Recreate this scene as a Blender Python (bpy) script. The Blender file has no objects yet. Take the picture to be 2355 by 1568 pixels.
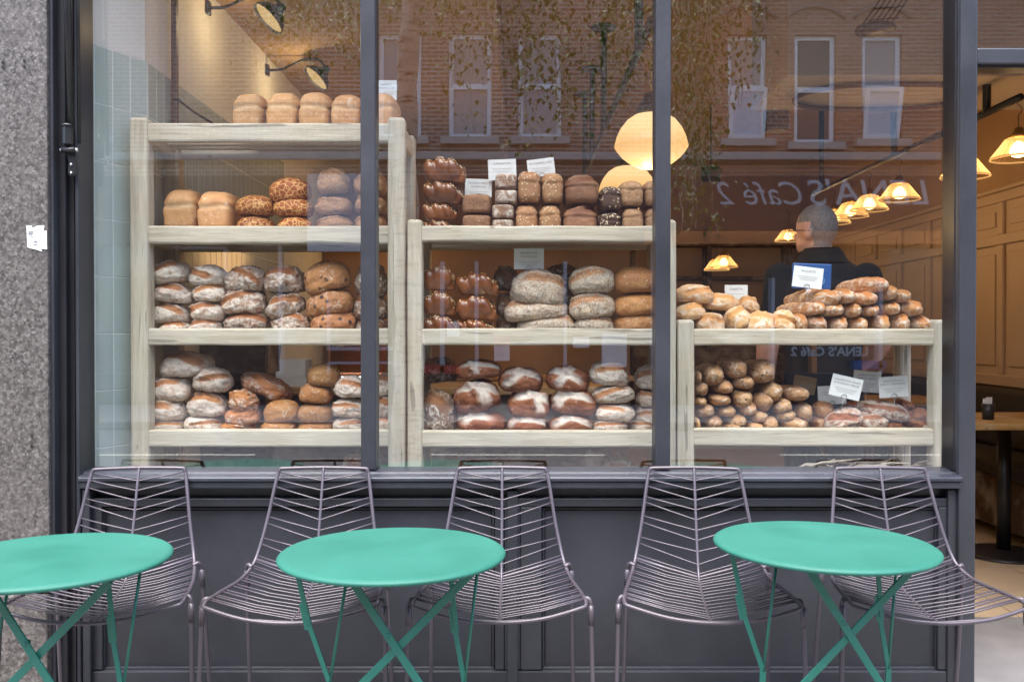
import bpy, bmesh, math, random
import numpy as np
from mathutils import Vector, Matrix, noise

# ------------------------------------------------------------------ camera, world, sun, exposure
scene = bpy.context.scene
CAMY, CAMZ, F = -3.13, 1.28, 2093.0          # metres, metres, focal length in 2355-wide picture units
CX, CY = 1190.0, 764.0                       # vanishing point of the depth axis in those units
cam_d = bpy.data.cameras.new('camera'); cam = bpy.data.objects.new('camera', cam_d)
scene.collection.objects.link(cam); scene.camera = cam
cam_d.sensor_width = 36; cam_d.lens = F / 2355 * 36
cam_d.shift_x = -(CX - 1177.5) / 2355
cam.location = (0, CAMY, CAMZ)
cam.rotation_euler = (math.radians(90 - 0.55), 0, 0)
cam_d.clip_start = 0.05; cam_d.clip_end = 500
cam_d.dof.use_dof = True; cam_d.dof.focus_distance = 3.25; cam_d.dof.aperture_fstop = 8.0

world = bpy.data.worlds.new('World'); scene.world = world; world.use_nodes = True
wn = world.node_tree.nodes; wl = world.node_tree.links
for n in list(wn): wn.remove(n)
sky = wn.new('ShaderNodeTexSky'); sky.sky_type = 'NISHITA'; sky.sun_disc = False
SUN_DIR = Vector((0.10, 0.42, -1.0)).normalized()           # soft overcast light from high above the street
sky.sun_elevation = math.asin(-SUN_DIR.z)
sky.sun_rotation = math.atan2(-SUN_DIR.x, -SUN_DIR.y)
sky.air_density = 1.0; sky.dust_density = 2.5; sky.ozone_density = 1.0
bg = wn.new('ShaderNodeBackground'); bg.inputs['Strength'].default_value = 0.15
wo = wn.new('ShaderNodeOutputWorld')
wl.new(sky.outputs[0], bg.inputs[0]); wl.new(bg.outputs[0], wo.inputs[0])
sun_d = bpy.data.lights.new('sun', 'SUN'); sun = bpy.data.objects.new('sun', sun_d)
scene.collection.objects.link(sun)
sun_d.energy = 1.4; sun_d.angle = math.radians(55); sun_d.color = (1.0, 0.98, 0.95)
sun.rotation_euler = SUN_DIR.to_track_quat('-Z', 'Y').to_euler(); sun.location = (0, -6, 14)
vs = scene.view_settings
vs.view_transform = 'Standard'; vs.look = 'None'; vs.exposure = 2.3; vs.gamma = 1.0; vs.use_curve_mapping = False
scene.render.engine = 'CYCLES'
cy = scene.cycles
cy.use_denoising = True; cy.max_bounces = 8; cy.diffuse_bounces = 4; cy.glossy_bounces = 4
cy.transmission_bounces = 4; cy.transparent_max_bounces = 12
cy.caustics_reflective = False; cy.caustics_refractive = False; cy.sample_clamp_indirect = 6.0

# ------------------------------------------------------------------ helpers
rnd = random.Random(7)
COL = scene.collection
def X(px, Y): return (px - CX) * (Y - CAMY) / F
def Z(py, Y): return CAMZ - (py - CY) * (Y - CAMY) / F
def M(npx, Y): return npx * (Y - CAMY) / F

class MB:
    def __init__(s): s.v = []; s.f = []
    def add(s, vs, fs):
        o = len(s.v); s.v += [tuple(p) for p in vs]; s.f += [tuple(i + o for i in f) for f in fs]
    def box(s, x0, x1, y0, y1, z0, z1):
        s.add([(x0,y0,z0),(x1,y0,z0),(x1,y1,z0),(x0,y1,z0),(x0,y0,z1),(x1,y0,z1),(x1,y1,z1),(x0,y1,z1)],
              [(0,3,2,1),(4,5,6,7),(0,1,5,4),(1,2,6,5),(2,3,7,6),(3,0,4,7)])
        return s
    def obox(s, m, hx, hy, hz):
        c = [m @ Vector((a*hx, b*hy, d*hz)) for a, b, d in ((-1,-1,-1),(1,-1,-1),(1,1,-1),(-1,1,-1),(-1,-1,1),(1,-1,1),(1,1,1),(-1,1,1))]
        s.add(c, [(0,3,2,1),(4,5,6,7),(0,1,5,4),(1,2,6,5),(2,3,7,6),(3,0,4,7)]); return s
    def bar(s, a, b, w, t, up=(0,1,0)):                     # flat bar between two points, width w, thickness t along 'up'
        a = Vector(a); b = Vector(b); d = (b-a); L = d.length; d.normalize(); u = Vector(up)
        sx = d.cross(u).normalized(); u = sx.cross(d).normalized()
        m = Matrix((( sx.x, u.x, d.x, (a.x+b.x)/2),(sx.y,u.y,d.y,(a.y+b.y)/2),(sx.z,u.z,d.z,(a.z+b.z)/2),(0,0,0,1)))
        return s.obox(m, w/2, t/2, L/2)
    def tube(s, pts, r, n=8, caps=True, closed=False):
        pts = [Vector(p) for p in pts]; N = len(pts); rr = r if hasattr(r, '__len__') else [r]*N
        up = None; vs = []; fs = []
        for i, p in enumerate(pts):
            if closed: t = pts[(i+1) % N] - pts[i-1]
            else: t = pts[min(i+1, N-1)] - pts[max(i-1, 0)]
            t.normalize()
            if up is None:
                up = Vector((0,0,1)) if abs(t.z) < .9 else Vector((1,0,0))
            a = t.cross(up).normalized(); up = a.cross(t).normalized()
            for k in range(n):
                th = 2*math.pi*k/n
                vs.append(p + (a*math.cos(th) + up*math.sin(th))*rr[i])
        for i in range(N if closed else N-1):
            j = (i+1) % N
            for k in range(n):
                fs.append((i*n+k, i*n+(k+1)%n, j*n+(k+1)%n, j*n+k))
        if caps and not closed:
            fs.append(tuple(range(n))[::-1]); fs.append(tuple(range((N-1)*n, N*n)))
        s.add(vs, fs); return s
    def lathe(s, prof, n=24, c=(0,0,0), cap=True):            # profile of (r, z)
        vs = []; fs = []
        for r, z in prof:
            for k in range(n):
                th = 2*math.pi*k/n; vs.append((c[0]+r*math.cos(th), c[1]+r*math.sin(th), c[2]+z))
        for i in range(len(prof)-1):
            for k in range(n):
                fs.append((i*n+k, i*n+(k+1)%n, (i+1)*n+(k+1)%n, (i+1)*n+k))
        if cap:
            fs.append(tuple(range(n))[::-1]); fs.append(tuple(range((len(prof)-1)*n, len(prof)*n)))
        s.add(vs, fs); return s
    def mesh(s, name, mat, smooth=False):
        me = bpy.data.meshes.new(name); me.from_pydata(s.v, [], s.f); me.update()
        if mat: me.materials.append(mat)
        if smooth: me.polygons.foreach_set('use_smooth', [True]*len(me.polygons))
        return me
    def build(s, name, mat, parent=None, smooth=False, bevel=0, org=None, fixn=False):
        if org is not None: s.v = [(a-org[0], b-org[1], c-org[2]) for a, b, c in s.v]
        me = s.mesh(name, mat, smooth)
        if fixn:
            bm = bmesh.new(); bm.from_mesh(me); bmesh.ops.recalc_face_normals(bm, faces=bm.faces); bm.to_mesh(me); bm.free()
        return link(name, me, parent, bevel)

def link(name, me, parent=None, bevel=0):
    o = bpy.data.objects.new(name, me); COL.objects.link(o)
    if parent: o.parent = parent
    if bevel:
        b = o.modifiers.new('bevel', 'BEVEL'); b.width = bevel; b.segments = 2; b.limit_method = 'ANGLE'; b.harden_normals = False
    return o
def tag(o, label=None, cat=None, group=None, kind=None):
    if label: o['label'] = label
    if cat: o['category'] = cat
    if group: o['group'] = group
    if kind: o['kind'] = kind
    return o
def thing(name, label, cat, loc=(0,0,0), rz=0, group=None):
    o = bpy.data.objects.new(name, None); COL.objects.link(o); o.location = loc; o.rotation_euler = (0,0,rz)
    o.empty_display_size = .1
    return tag(o, label, cat, group)
def copy_tree(o, parent=None):
    c = o.copy(); COL.objects.link(c)
    c.parent = parent
    for ch in o.children: copy_tree(ch, c)
    return c
def struct(name, mb, mat, parent=None, bevel=0, label=None):
    o = mb.build(name, mat, parent, bevel=bevel); o['kind'] = 'structure'
    if label: o['label'] = label
    return o

# ------------------------------------------------------------------ materials
class NT:
    def __init__(s, name):
        s.m = bpy.data.materials.new(name); s.m.use_nodes = True; s.t = s.m.node_tree
        s.bsdf = s.t.nodes['Principled BSDF']; s.out = s.t.nodes['Material Output']
    def n(s, typ, **kw):
        nd = s.t.nodes.new('ShaderNode' + typ)
        for k, v in kw.items():
            if k.startswith('i_'):
                key = k[2:]; key = int(key) if key.isdigit() else key.replace('_', ' ')
                s.set(nd, key, v)
            else: setattr(nd, k, v)
        return nd
    def set(s, nd, key, v):
        if isinstance(v, bpy.types.NodeSocket): s.t.links.new(v, nd.inputs[key])
        elif isinstance(v, (tuple, list)) and len(v) == 3 and nd.inputs[key].type == 'RGBA': nd.inputs[key].default_value = (*v, 1)
        else: nd.inputs[key].default_value = v
    def ramp(s, fac, stops):
        r = s.n('ValToRGB'); s.t.links.new(fac, r.inputs[0]); e = r.color_ramp.elements
        e[0].position, e[0].color = stops[0][0], (*stops[0][1], 1); e[1].position, e[1].color = stops[-1][0], (*stops[-1][1], 1)
        for p, c in stops[1:-1]:
            q = e.new(p); q.color = (*c, 1)
        return r.outputs[0]
    def mapr(s, v, a, b, c=0., d=1.):
        r = s.n('MapRange'); s.t.links.new(v, r.inputs[0])
        for i, q in enumerate((a, b, c, d)): r.inputs[i+1].default_value = q
        return r.outputs[0]
    def mix(s, fac, a, b, mode='MIX'):
        m = s.n('MixRGB', blend_type=mode); s.set(m, 0, fac); s.set(m, 1, a); s.set(m, 2, b); return m.outputs[0]
    def math(s, op, a, b=0.0):
        m = s.n('Math', operation=op); s.set(m, 0, a); s.set(m, 1, b); return m.outputs[0]
    def coords(s, scale=(1,1,1), rand=True, src='Object'):
        tc = s.n('TexCoord'); mp = s.n('Mapping'); mp.inputs['Scale'].default_value = scale
        if rand:
            oi = s.n('ObjectInfo'); mu = s.n('VectorMath', operation='SCALE'); cmb = s.n('CombineXYZ')
            for i in range(3): s.t.links.new(oi.outputs['Random'], cmb.inputs[i])
            s.t.links.new(cmb.outputs[0], mu.inputs[0]); mu.inputs['Scale'].default_value = 37.0
            ad = s.n('VectorMath', operation='ADD'); s.t.links.new(tc.outputs[src], ad.inputs[0]); s.t.links.new(mu.outputs[0], ad.inputs[1])
            s.t.links.new(ad.outputs[0], mp.inputs[0])
        else: s.t.links.new(tc.outputs[src], mp.inputs[0])
        return mp.outputs[0]
    def noise(s, vec, scale, detail=4, rough=.55, dist=0):
        n = s.n('TexNoise'); s.t.links.new(vec, n.inputs['Vector']); n.inputs['Scale'].default_value = scale
        n.inputs['Detail'].default_value = detail; n.inputs['Roughness'].default_value = rough; n.inputs['Distortion'].default_value = dist
        return n.outputs[0]
    def bump(s, h, strength=.3, dist=.01, normal=None):
        b = s.n('Bump'); b.inputs['Strength'].default_value = strength; b.inputs['Distance'].default_value = dist
        s.t.links.new(h, b.inputs['Height'])
        if normal: s.t.links.new(normal, b.inputs['Normal'])
        s.t.links.new(b.outputs[0], s.bsdf.inputs['Normal']); return b.outputs[0]
    def done(s, col=None, rough=None, metal=None, spec=None, coat=None):
        if col is not None: s.set(s.bsdf, 'Base Color', col)
        if rough is not None: s.set(s.bsdf, 'Roughness', rough)
        if metal is not None: s.set(s.bsdf, 'Metallic', metal)
        if spec is not None: s.set(s.bsdf, 'Specular IOR Level', spec)
        if coat is not None: s.set(s.bsdf, 'Coat Weight', coat)
        return s.m

def paint(name, col, rough=.45, var=.12, scale=6, bump=.05, metal=0, spec=.5, dirt=None):
    t = NT(name); v = t.coords()
    a = t.noise(v, scale, 5); b = t.noise(v, scale*14, 3)
    c = t.mix(t.mapr(a, .3, .7), tuple(q*(1-var) for q in col), tuple(min(1, q*(1+var)) for q in col))
    if dirt:
        c = t.mix(t.mapr(t.noise(v, scale*1.7, 6, .7), .55, .8, 0, dirt[1]), c, dirt[0])
    t.bump(b, bump, .002)
    return t.done(c, t.mapr(a, .3, .7, rough*.85, min(1, rough*1.15)), metal, spec)

def wood_mat(name, axis, pale=(.64,.575,.455), dark=(.44,.385,.285)):
    t = NT(name); sc = [22,22,22]; sc[axis] = 1.3
    v = t.coords(tuple(sc)); v2 = t.coords((1,1,1))
    g = t.noise(v, 3.0, 6, .65, .6); g2 = t.noise(v, 9.0, 4, .6, .2); k = t.noise(v2, 5, 3)
    c = t.mix(t.mapr(g, .35, .68), dark, pale)
    c = t.mix(t.mapr(k, .45, .75, 0, .55), c, (.60,.58,.52))
    c = t.mix(t.mapr(g2, .60, .74, 0, .45), c, (.24,.21,.16)); g3 = t.noise(v, 1.1, 3, .5, 1.2)
    c = t.mix(t.mapr(g3, .64, .67, 0, .6), c, (.13,.11,.085))
    vo = t.n('TexVoronoi'); vo.inputs['Scale'].default_value = 1.0
    sc2 = [9,9,9]; sc2[axis] = 5
    t.t.links.new(t.coords(tuple(sc2)), vo.inputs['Vector'])
    c = t.mix(t.mapr(vo.outputs[0], .07, .02, 0, .7), c, (.16,.11,.06))
    t.bump(g2, .35, .004)
    return t.done(c, .75, spec=.25)

FL = (.78, .72, .63)
def crust(name, base, dark, flour=0.0, slash=None, rough=.55, fscale=26, fl=FL, spots=None, cracks=None, bumps=.5, var=18, spec=.35):
    t = NT(name); v = t.coords()
    a = t.noise(v, var, 5, .6); f1 = t.noise(v, fscale*1.25, 10, .74, 1.6); f2 = t.noise(v, 220, 3)
    c = t.mix(t.mapr(a, .32, .68), dark, base)
    at = t.n('Attribute', attribute_name='slash'); sl = at.outputs['Fac']
    if cracks:
        vo = t.n('TexVoronoi', feature='DISTANCE_TO_EDGE'); vo.inputs['Scale'].default_value = 55
        nz = t.n('TexNoise'); nz.inputs['Scale'].default_value = 40; t.t.links.new(v, nz.inputs['Vector'])
        ad = t.n('VectorMath', operation='MULTIPLY_ADD'); t.t.links.new(nz.outputs['Color'], ad.inputs[0]); ad.inputs[1].default_value = (.02,.02,.02)
        t.t.links.new(v, ad.inputs[2]); t.t.links.new(ad.outputs[0], vo.inputs['Vector'])
        c = t.mix(t.mapr(vo.outputs['Distance'], .10, .03), c, cracks)
    if spots:
        vo = t.n('TexVoronoi'); vo.inputs['Scale'].default_value = spots[1]; t.t.links.new(v, vo.inputs['Vector'])
        c = t.mix(t.mapr(vo.outputs['Distance'], spots[2], spots[2]*.6), c, spots[0])
    if flour > 0:
        m = t.mapr(f1, .66 - flour*.42, .74 - flour*.28, 0, .95)
        fine = t.mapr(f2, .3, .6, .55, 1)
        m = t.math('MULTIPLY', m, fine)
        m = t.math('MULTIPLY', m, t.mapr(sl, .1, .75, 1, .08))
        c = t.mix(m, c, fl)
    if slash:
        c = t.mix(t.math('MULTIPLY', sl, t.mapr(a, .25, .6, .35, .9)), c, slash)
    oi = t.n('ObjectInfo'); hs = t.n('HueSaturation'); t.t.links.new(c, hs.inputs['Color']); t.t.links.new(t.mapr(oi.outputs['Random'], 0, 1, .80, 1.16), hs.inputs['Value'])
    rr = t.math('FRACT', t.math('MULTIPLY', oi.outputs['Random'], 7.31)); t.t.links.new(t.mapr(rr, 0, 1, .4965, .5035), hs.inputs['Hue']); c = hs.outputs[0]      # every bake differs a little
    h = t.math('ADD', t.math('MULTIPLY', f1, .6), t.math('MULTIPLY', f2, .4))
    t.bump(h, min(1, bumps*1.5), .008)
    return t.done(c, rough, spec=spec)

def simple(name, col, rough=.5, metal=0, spec=.5, emit=None, es=1.0):
    t = NT(name); v = t.coords(); a = t.noise(v, 9, 4)
    c = t.mix(t.mapr(a, .3, .7), tuple(q*.92 for q in col), tuple(min(1, q*1.06) for q in col))
    if emit: t.set(t.bsdf, 'Emission Color', emit); t.set(t.bsdf, 'Emission Strength', es)
    return t.done(c, rough, metal, spec)

def glass_pane(name, f0=.19, tint=(.96,.98,.97)):
    t = NT(name); nt = t.t; nt.nodes.remove(t.bsdf)
    g = t.n('NewGeometry'); dt = t.n('VectorMath', operation='DOT_PRODUCT'); nt.links.new(g.outputs['Normal'], dt.inputs[0]); nt.links.new(g.outputs['Incoming'], dt.inputs[1])
    c = t.math('ABSOLUTE', dt.outputs['Value']); k = t.math('POWER', t.math('SUBTRACT', 1.0, c), 5.0)      # Schlick reflectance, same from both sides of the sheet
    fr = t.math('ADD', f0, t.math('MULTIPLY', k, 1-f0))
    tr = t.n('BsdfTransparent'); tr.inputs[0].default_value = (*tint, 1)
    gl = t.n('BsdfGlossy'); gl.inputs['Roughness'].default_value = 0.0; gl.inputs[0].default_value = (.93,.96,1,1)
    v = t.coords((1,1,1), False); b = t.n('Bump'); b.inputs['Strength'].default_value = .06; b.inputs['Distance'].default_value = .004
    nt.links.new(t.noise(v, 1.6, 1), b.inputs['Height']); nt.links.new(b.outputs[0], gl.inputs['Normal'])
    mx = t.n('MixShader'); nt.links.new(fr, mx.inputs[0]); nt.links.new(tr.outputs[0], mx.inputs[1]); nt.links.new(gl.outputs[0], mx.inputs[2])
    nt.links.new(mx.outputs[0], t.out.inputs[0]); return t.m

def brick_mat(name, c1, c2, mortar, axis='XZ'):
    t = NT(name); tc = t.n('TexCoord'); sp = t.n('SeparateXYZ'); cb = t.n('CombineXYZ')
    t.t.links.new(tc.outputs['Object'], sp.inputs[0]); t.t.links.new(sp.outputs[0], cb.inputs[0]); t.t.links.new(sp.outputs[2], cb.inputs[1])
    br = t.n('TexBrick'); t.t.links.new(cb.outputs[0], br.inputs['Vector'])
    for k, q in (('Color1', c1), ('Color2', c2), ('Mortar', mortar)): t.set(br, k, q)
    br.inputs['Scale'].default_value = 1; br.inputs['Brick Width'].default_value = .225; br.inputs['Row Height'].default_value = .075
    br.inputs['Mortar Size'].default_value = .012; br.inputs['Bias'].default_value = -.1
    n = t.noise(tc.outputs['Object'], 1.2, 6, .65); n2 = t.noise(tc.outputs['Object'], 30, 3)
    c = t.mix(t.mapr(n, .35, .7, 0, .5), br.outputs[0], tuple(q*.6 for q in c1))
    c = t.mix(t.mapr(n2, .4, .75, 0, .35), c, tuple(min(1, q*1.6) for q in c2))
    t.bump(br.outputs['Fac'], -.5, .01)
    return t.done(c, .85, spec=.2)

def granite_mat():
    t = NT('granite'); v = t.coords(rand=False)
    vo = t.n('TexVoronoi'); vo.inputs['Scale'].default_value = 150; t.t.links.new(v, vo.inputs['Vector'])
    vo2 = t.n('TexVoronoi'); vo2.inputs['Scale'].default_value = 85; t.t.links.new(v, vo2.inputs['Vector'])
    s1 = t.n('SeparateColor'); t.t.links.new(vo.outputs['Color'], s1.inputs[0]); s2 = t.n('SeparateColor'); t.t.links.new(vo2.outputs['Color'], s2.inputs[0])
    c = t.ramp(s1.outputs[0], [(0, (.018,.017,.017)), (.3, (.055,.048,.044)), (.6, (.095,.084,.077)), (.85, (.15,.137,.128)), (1, (.24,.235,.23))])
    c2 = t.ramp(s2.outputs[1], [(0, (.018,.016,.015)), (.45, (.085,.073,.065)), (1, (.19,.172,.16))])
    c = t.mix(.5, c, c2)
    c = t.mix(t.mapr(t.noise(v, 3.5, 5), .35, .7, 0, .35), c, (.09,.08,.075))
    return t.done(c, .48, spec=.45)

MAT = {}
MAT['frame'] = paint('slate_paint', (.027,.029,.036), .40, .22, 3, .18, dirt=((.06,.062,.068), .45))
MAT['frame_dark'] = paint('dark_paint', (.012,.012,.015), .35, .15, 4, .06)
MAT['black'] = paint('black_metal', (.012,.012,.013), .38, .2, 8, .04)
MAT['sill'] = paint('sill_paint', (.034,.037,.050), .30, .2, 5, .2, dirt=((.10,.10,.12), .4))
MAT['granite'] = granite_mat()
MAT['glass'] = glass_pane('window_glass')
MAT['wood_x'] = wood_mat('weathered_wood_along', 0)
MAT['wood_y'] = wood_mat('weathered_wood_deep', 1)
MAT['wood_z'] = wood_mat('weathered_wood_upright', 2, (.63,.565,.44), (.44,.385,.285))
MAT['tile'] = paint('glazed_tile', (.47,.545,.52), .12, .07, 5, .02, spec=.6)
MAT['grout'] = simple('grout', (.72,.74,.72), .9)
MAT['plaster'] = paint('white_plaster', (.74,.73,.70), .85, .04, 2, .05)
MAT['warm_wall'] = paint('ochre_wall', (.46,.31,.19), .8, .08, 2, .05)
MAT['brown_wall'] = paint('brown_wall', (.22,.14,.085), .8, .15, 3, .05)
MAT['ceiling'] = paint('ochre_ceiling', (.44,.29,.17), .85, .08, 1.5, .05)
MAT['panel'] = paint('panel_paint', (.50,.37,.26), .55, .06, 2, .03)
MAT['bulkhead'] = paint('bulkhead_paint', (.42,.36,.30), .8, .06, 2, .03)
MAT['floor_tile'] = paint('limestone_tile', (.52,.40,.27), .45, .10, 3, .05)
MAT['concrete'] = paint('concrete', (.19,.185,.19), .85, .15, 8, .3, dirt=((.2,.2,.2), .5))
MAT['paving'] = paint('paving', (.22,.21,.20), .8, .2, 5, .3, dirt=((.2,.19,.18), .5))
MAT['asphalt'] = paint('asphalt', (.11,.11,.112), .85, .2, 12, .5)
MAT['road_paint'] = paint('road_paint', (.7,.68,.55), .7, .1, 8, .1)
MAT['chair'] = paint('mauve_powder_coat', (.092,.078,.094), .36, .06, 9, .03, metal=.25, spec=.6)
MAT['teal'] = paint('green_powder_coat', (.016,.148,.108), .42, .10, 5, .05, dirt=((.10,.24,.20), .25))
t = NT('worn_green_coat'); v = t.coords(); a_ = t.noise(v, 5, 6, .65); b_ = t.noise(v, 90, 3); sc_ = t.noise(t.coords((3,60,3)), 6, 4, .6)
vo = t.n('TexVoronoi'); vo.inputs['Scale'].default_value = 42; t.t.links.new(v, vo.inputs['Vector'])
c_ = t.mix(t.mapr(a_, .3, .72), (.013,.128,.092), (.019,.155,.115)); c_ = t.mix(t.mapr(sc_, .66, .74, 0, .22), c_, (.10,.25,.20)); c_ = t.mix(t.mapr(vo.outputs[0], .055, .03, 0, .6), c_, (.30,.36,.32))
t.bump(b_, .05, .002); MAT['teal_top'] = t.done(c_, t.mapr(a_, .3, .7, .50, .68))
MAT['card'] = simple('white_card', (.80,.82,.80), .7)
MAT['kraft'] = simple('kraft_card', (.46,.34,.20), .8)
MAT['print'] = simple('grey_print', (.22,.22,.22), .8)
MAT['print_soft'] = simple('fine_print', (.50,.51,.50), .8)
MAT['wire'] = simple('wire', (.45,.45,.46), .3, .9)
MAT['chrome'] = simple('chrome', (.75,.75,.76), .18, 1)
MAT['copper'] = simple('copper', (.75,.30,.14), .22, 1)
MAT['brass'] = simple('brass', (.55,.38,.14), .35, 1)
MAT['blue_plastic'] = simple('blue_plastic', (.02,.09,.30), .35)
MAT['white_plastic'] = simple('white_plastic', (.78,.78,.78), .4)
MAT['brick_a'] = brick_mat('red_brown_brick', (.28,.145,.095), (.40,.23,.15), (.60,.54,.47))
MAT['brick_b'] = brick_mat('orange_brick', (.36,.155,.085), (.44,.22,.13), (.50,.40,.32))
MAT['stone'] = paint('painted_stone', (.50,.42,.36), .8, .1, 3, .1)
MAT['stone_dark'] = paint('weathered_stone', (.30,.20,.15), .8, .1, 3, .1)
MAT['upvc'] = simple('white_window_frame', (.93,.94,.95), .35)
MAT['dark_glass'] = simple('street_window_glass', (.10,.085,.075), .05)
MAT['blind'] = simple('window_blind', (.48,.42,.39), .8)
MAT['sky_pane'] = simple('sky_tinted_pane', (.62,.72,.82), .1, 0)  # pale blue colour stands in for sky mirrored in the open sash
MAT['shop_frame'] = simple('grey_white_frame', (.42,.43,.46), .5)
MAT['fascia'] = paint('brown_fascia', (.10,.045,.035), .5, .15, 3, .05)
MAT['shop_dark'] = paint('dark_shopfront', (.03,.03,.035), .4, .2, 4, .05)
MAT['red'] = simple('red_panel', (.45,.05,.05), .5)
MAT['orange'] = simple('orange_panel', (.60,.22,.07), .5)
MAT['bark'] = None
MAT['velvet'] = paint('dark_upholstery', (.030,.022,.018), .8, .2, 8, .2)
MAT['oak'] = wood_mat('oak_top', 0, (.50,.30,.10), (.36,.20,.06))
MAT['dark_wood'] = wood_mat('dark_wood', 0, (.10,.055,.03), (.05,.03,.018))
MAT['twig'] = wood_mat('dry_twig', 0, (.34,.29,.23), (.18,.15,.11))
MAT['sign_white'] = simple('sign_white', (.50,.51,.52), .5)

# ------------------------------------------------------------------ ground and street
struct('road', MB().box(-60, 60, -60, 30, -.32, -.12), MAT['asphalt'], label='dark asphalt road between the two rows of shops')
struct('pavement', MB().box(-60, 60, -4.6, -.02, -.11, 0), MAT['paving'], bevel=.01, label='grey paved footway in front of the bakery')
struct('opposite_pavement', MB().box(-60, 60, -12.9, -9.9, -.11, 0), MAT['paving'], bevel=.01, label='grey paved footway across the street')
m = MB()
for k in range(-10, 11): m.box(k*4-1, k*4+1, -7.3, -7.2, -.119, -.116)
struct('road_marking', m, MAT['road_paint'])
struct('doorway_threshold', MB().box(X(2245,-.06), 3.2, -.02, .95, -.10, .0), MAT['concrete'], label='grey concrete threshold in the open doorway')

# ------------------------------------------------------------------ bakery building shell
XL, XR = X(112, -.1), X(2245, -.06)
bk = thing('bakery_building', 'brick building above the dark shopfront', 'building', (0, .3, 0))
def bpart(name, mb, mat, bevel=0): return mb.build(name, mat, bk, bevel=bevel, org=(0, .3, 0))
bpart('upper_wall', MB().box(-12, 12, -.08, .25, 3.35, 5.6), MAT['brick_b'])
bpart('fascia', MB().box(XL-.0, 3.6, -.14, .05, 2.98, 3.34), MAT['frame'], .01)
bpart('roof', MB().box(-12, 12, .26, 10, 5.3, 5.6), MAT['shop_dark'])
bpart('side_wall', MB().box(-12, -2.05, -.06, .25, 0, 3.34), MAT['brick_b'])
bpart('side_wall', MB().box(2.62, 12, -.06, .25, 0, 2.97), MAT['brick_b'])
bpart('side_wall', MB().box(-12, -11.7, .26, 10, 0, 5.29), MAT['brick_b'])
bpart('side_wall', MB().box(11.7, 12, .26, 10, 0, 5.29), MAT['brick_b'])
bpart('rear_wall', MB().box(-11.69, 11.69, 9.7, 10, 0, 5.29), MAT['brick_b'])

pil = thing('granite_pilaster', 'speckled brown granite pilaster at the left of the shopfront', 'pilaster', (-1.85, -.1, 0))
def granite_face():
    m = MB(); x0, x1 = -2.04, X(112, -.13) - .002
    m.box(x0, x1, -.13, .2, .42, 3.33); return m
granite_face().build('shaft', MAT['granite'], pil, bevel=.004, org=(-1.85, -.1, 0))
MB().box(-2.045, X(112,-.13) - .004, -.145, .2, 0, .415).build('plinth', MAT['granite'], pil, bevel=.006, org=(-1.85, -.1, 0))
for px, py in ((12,147),(60,143),(12,158),(60,157),(73,1003),(72,1027)):
    c = (X(px,-.13), -.1335, Z(py,-.13))
    MB().add([(c[0]+.007*math.cos(t*.785)*(1+.3*math.sin(t*5+px)), c[1], c[2]+.007*math.sin(t*.785)*(1+.3*math.cos(t*3+py))) for t in range(8)], [tuple(range(8))]) if False else None
    mm = MB(); mm.add([(c[0]+.0055*math.cos(t*.785)*(1+.3*math.sin(t*5+px)), c[1], c[2]+.0055*math.sin(t*.785)*(1+.3*math.cos(t*3+py))) for t in range(8)], [tuple(range(8))])
    mm.build('drill_hole', MAT['black'], pil, org=(-1.85, -.1, 0))

# torn paper on the granite
def quadsheet(pts, y, t=.0015):
    m = MB(); n = len(pts)
    m.add([(x, y, z) for x, z in pts] + [(x, y+t, z) for x, z in pts],
          [tuple(range(n))] + [tuple(range(n, 2*n))[::-1]] + [(i, i+n, (i+1)%n+n, (i+1)%n) for i in range(n)])
    return m
sx = lambda r: X(r*300/1568*.7626, -.134); sz = lambda r: Z((560 + r*300/1568)*.7626, -.134)
outline = [(425,632),(505,632),(510,665),(560,655),(590,632),(705,630),(690,718),(740,712),(745,1005),(650,995),(668,1040),(560,1003),(480,990),(436,970)]
stk = thing('paper_sticker', 'torn white paper sticker stuck on the granite', 'sticker', (sx(580), -.132, sz(1040)))
ol = (sx(580), -.132, sz(1040))
quadsheet([(sx(a), sz(b)) for a, b in outline], -.1335, .0012).build('paper', MAT['card'], stk, org=ol, fixn=True)
m = MB()
for a, b, c, d in ((455,722,535,740),(452,750,525,774),(470,795,540,800),(490,812,535,816),(520,852,570,858),(545,872,600,900),(535,925,590,942)):
    m.box(sx(a), sx(c), -.1348, -.1342, sz(d), sz(b))
o = m.build('print', MAT['print'], stk, org=ol); o['kind'] = 'stuff'

# ------------------------------------------------------------------ shopfront joinery and glass
SF = (0, 0, 0)
sf = thing('shopfront', 'dark slate grey timber shopfront with three tall panes and panelled base', 'shopfront', SF)
def spart(name, mb, mat, bevel=.004, parent=sf): return mb.build(name, mat, parent, bevel=bevel)
TOP = 2.975
def post(name, px0, px1, y0, y1, mat, z0=0.0, z1=TOP, bevel=.004, ref=None):
    r = y0 if ref is None else ref
    return spart(name, MB().box(X(px0, r), X(px1, r), y0, y1, z0, z1), mat, bevel)
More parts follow.
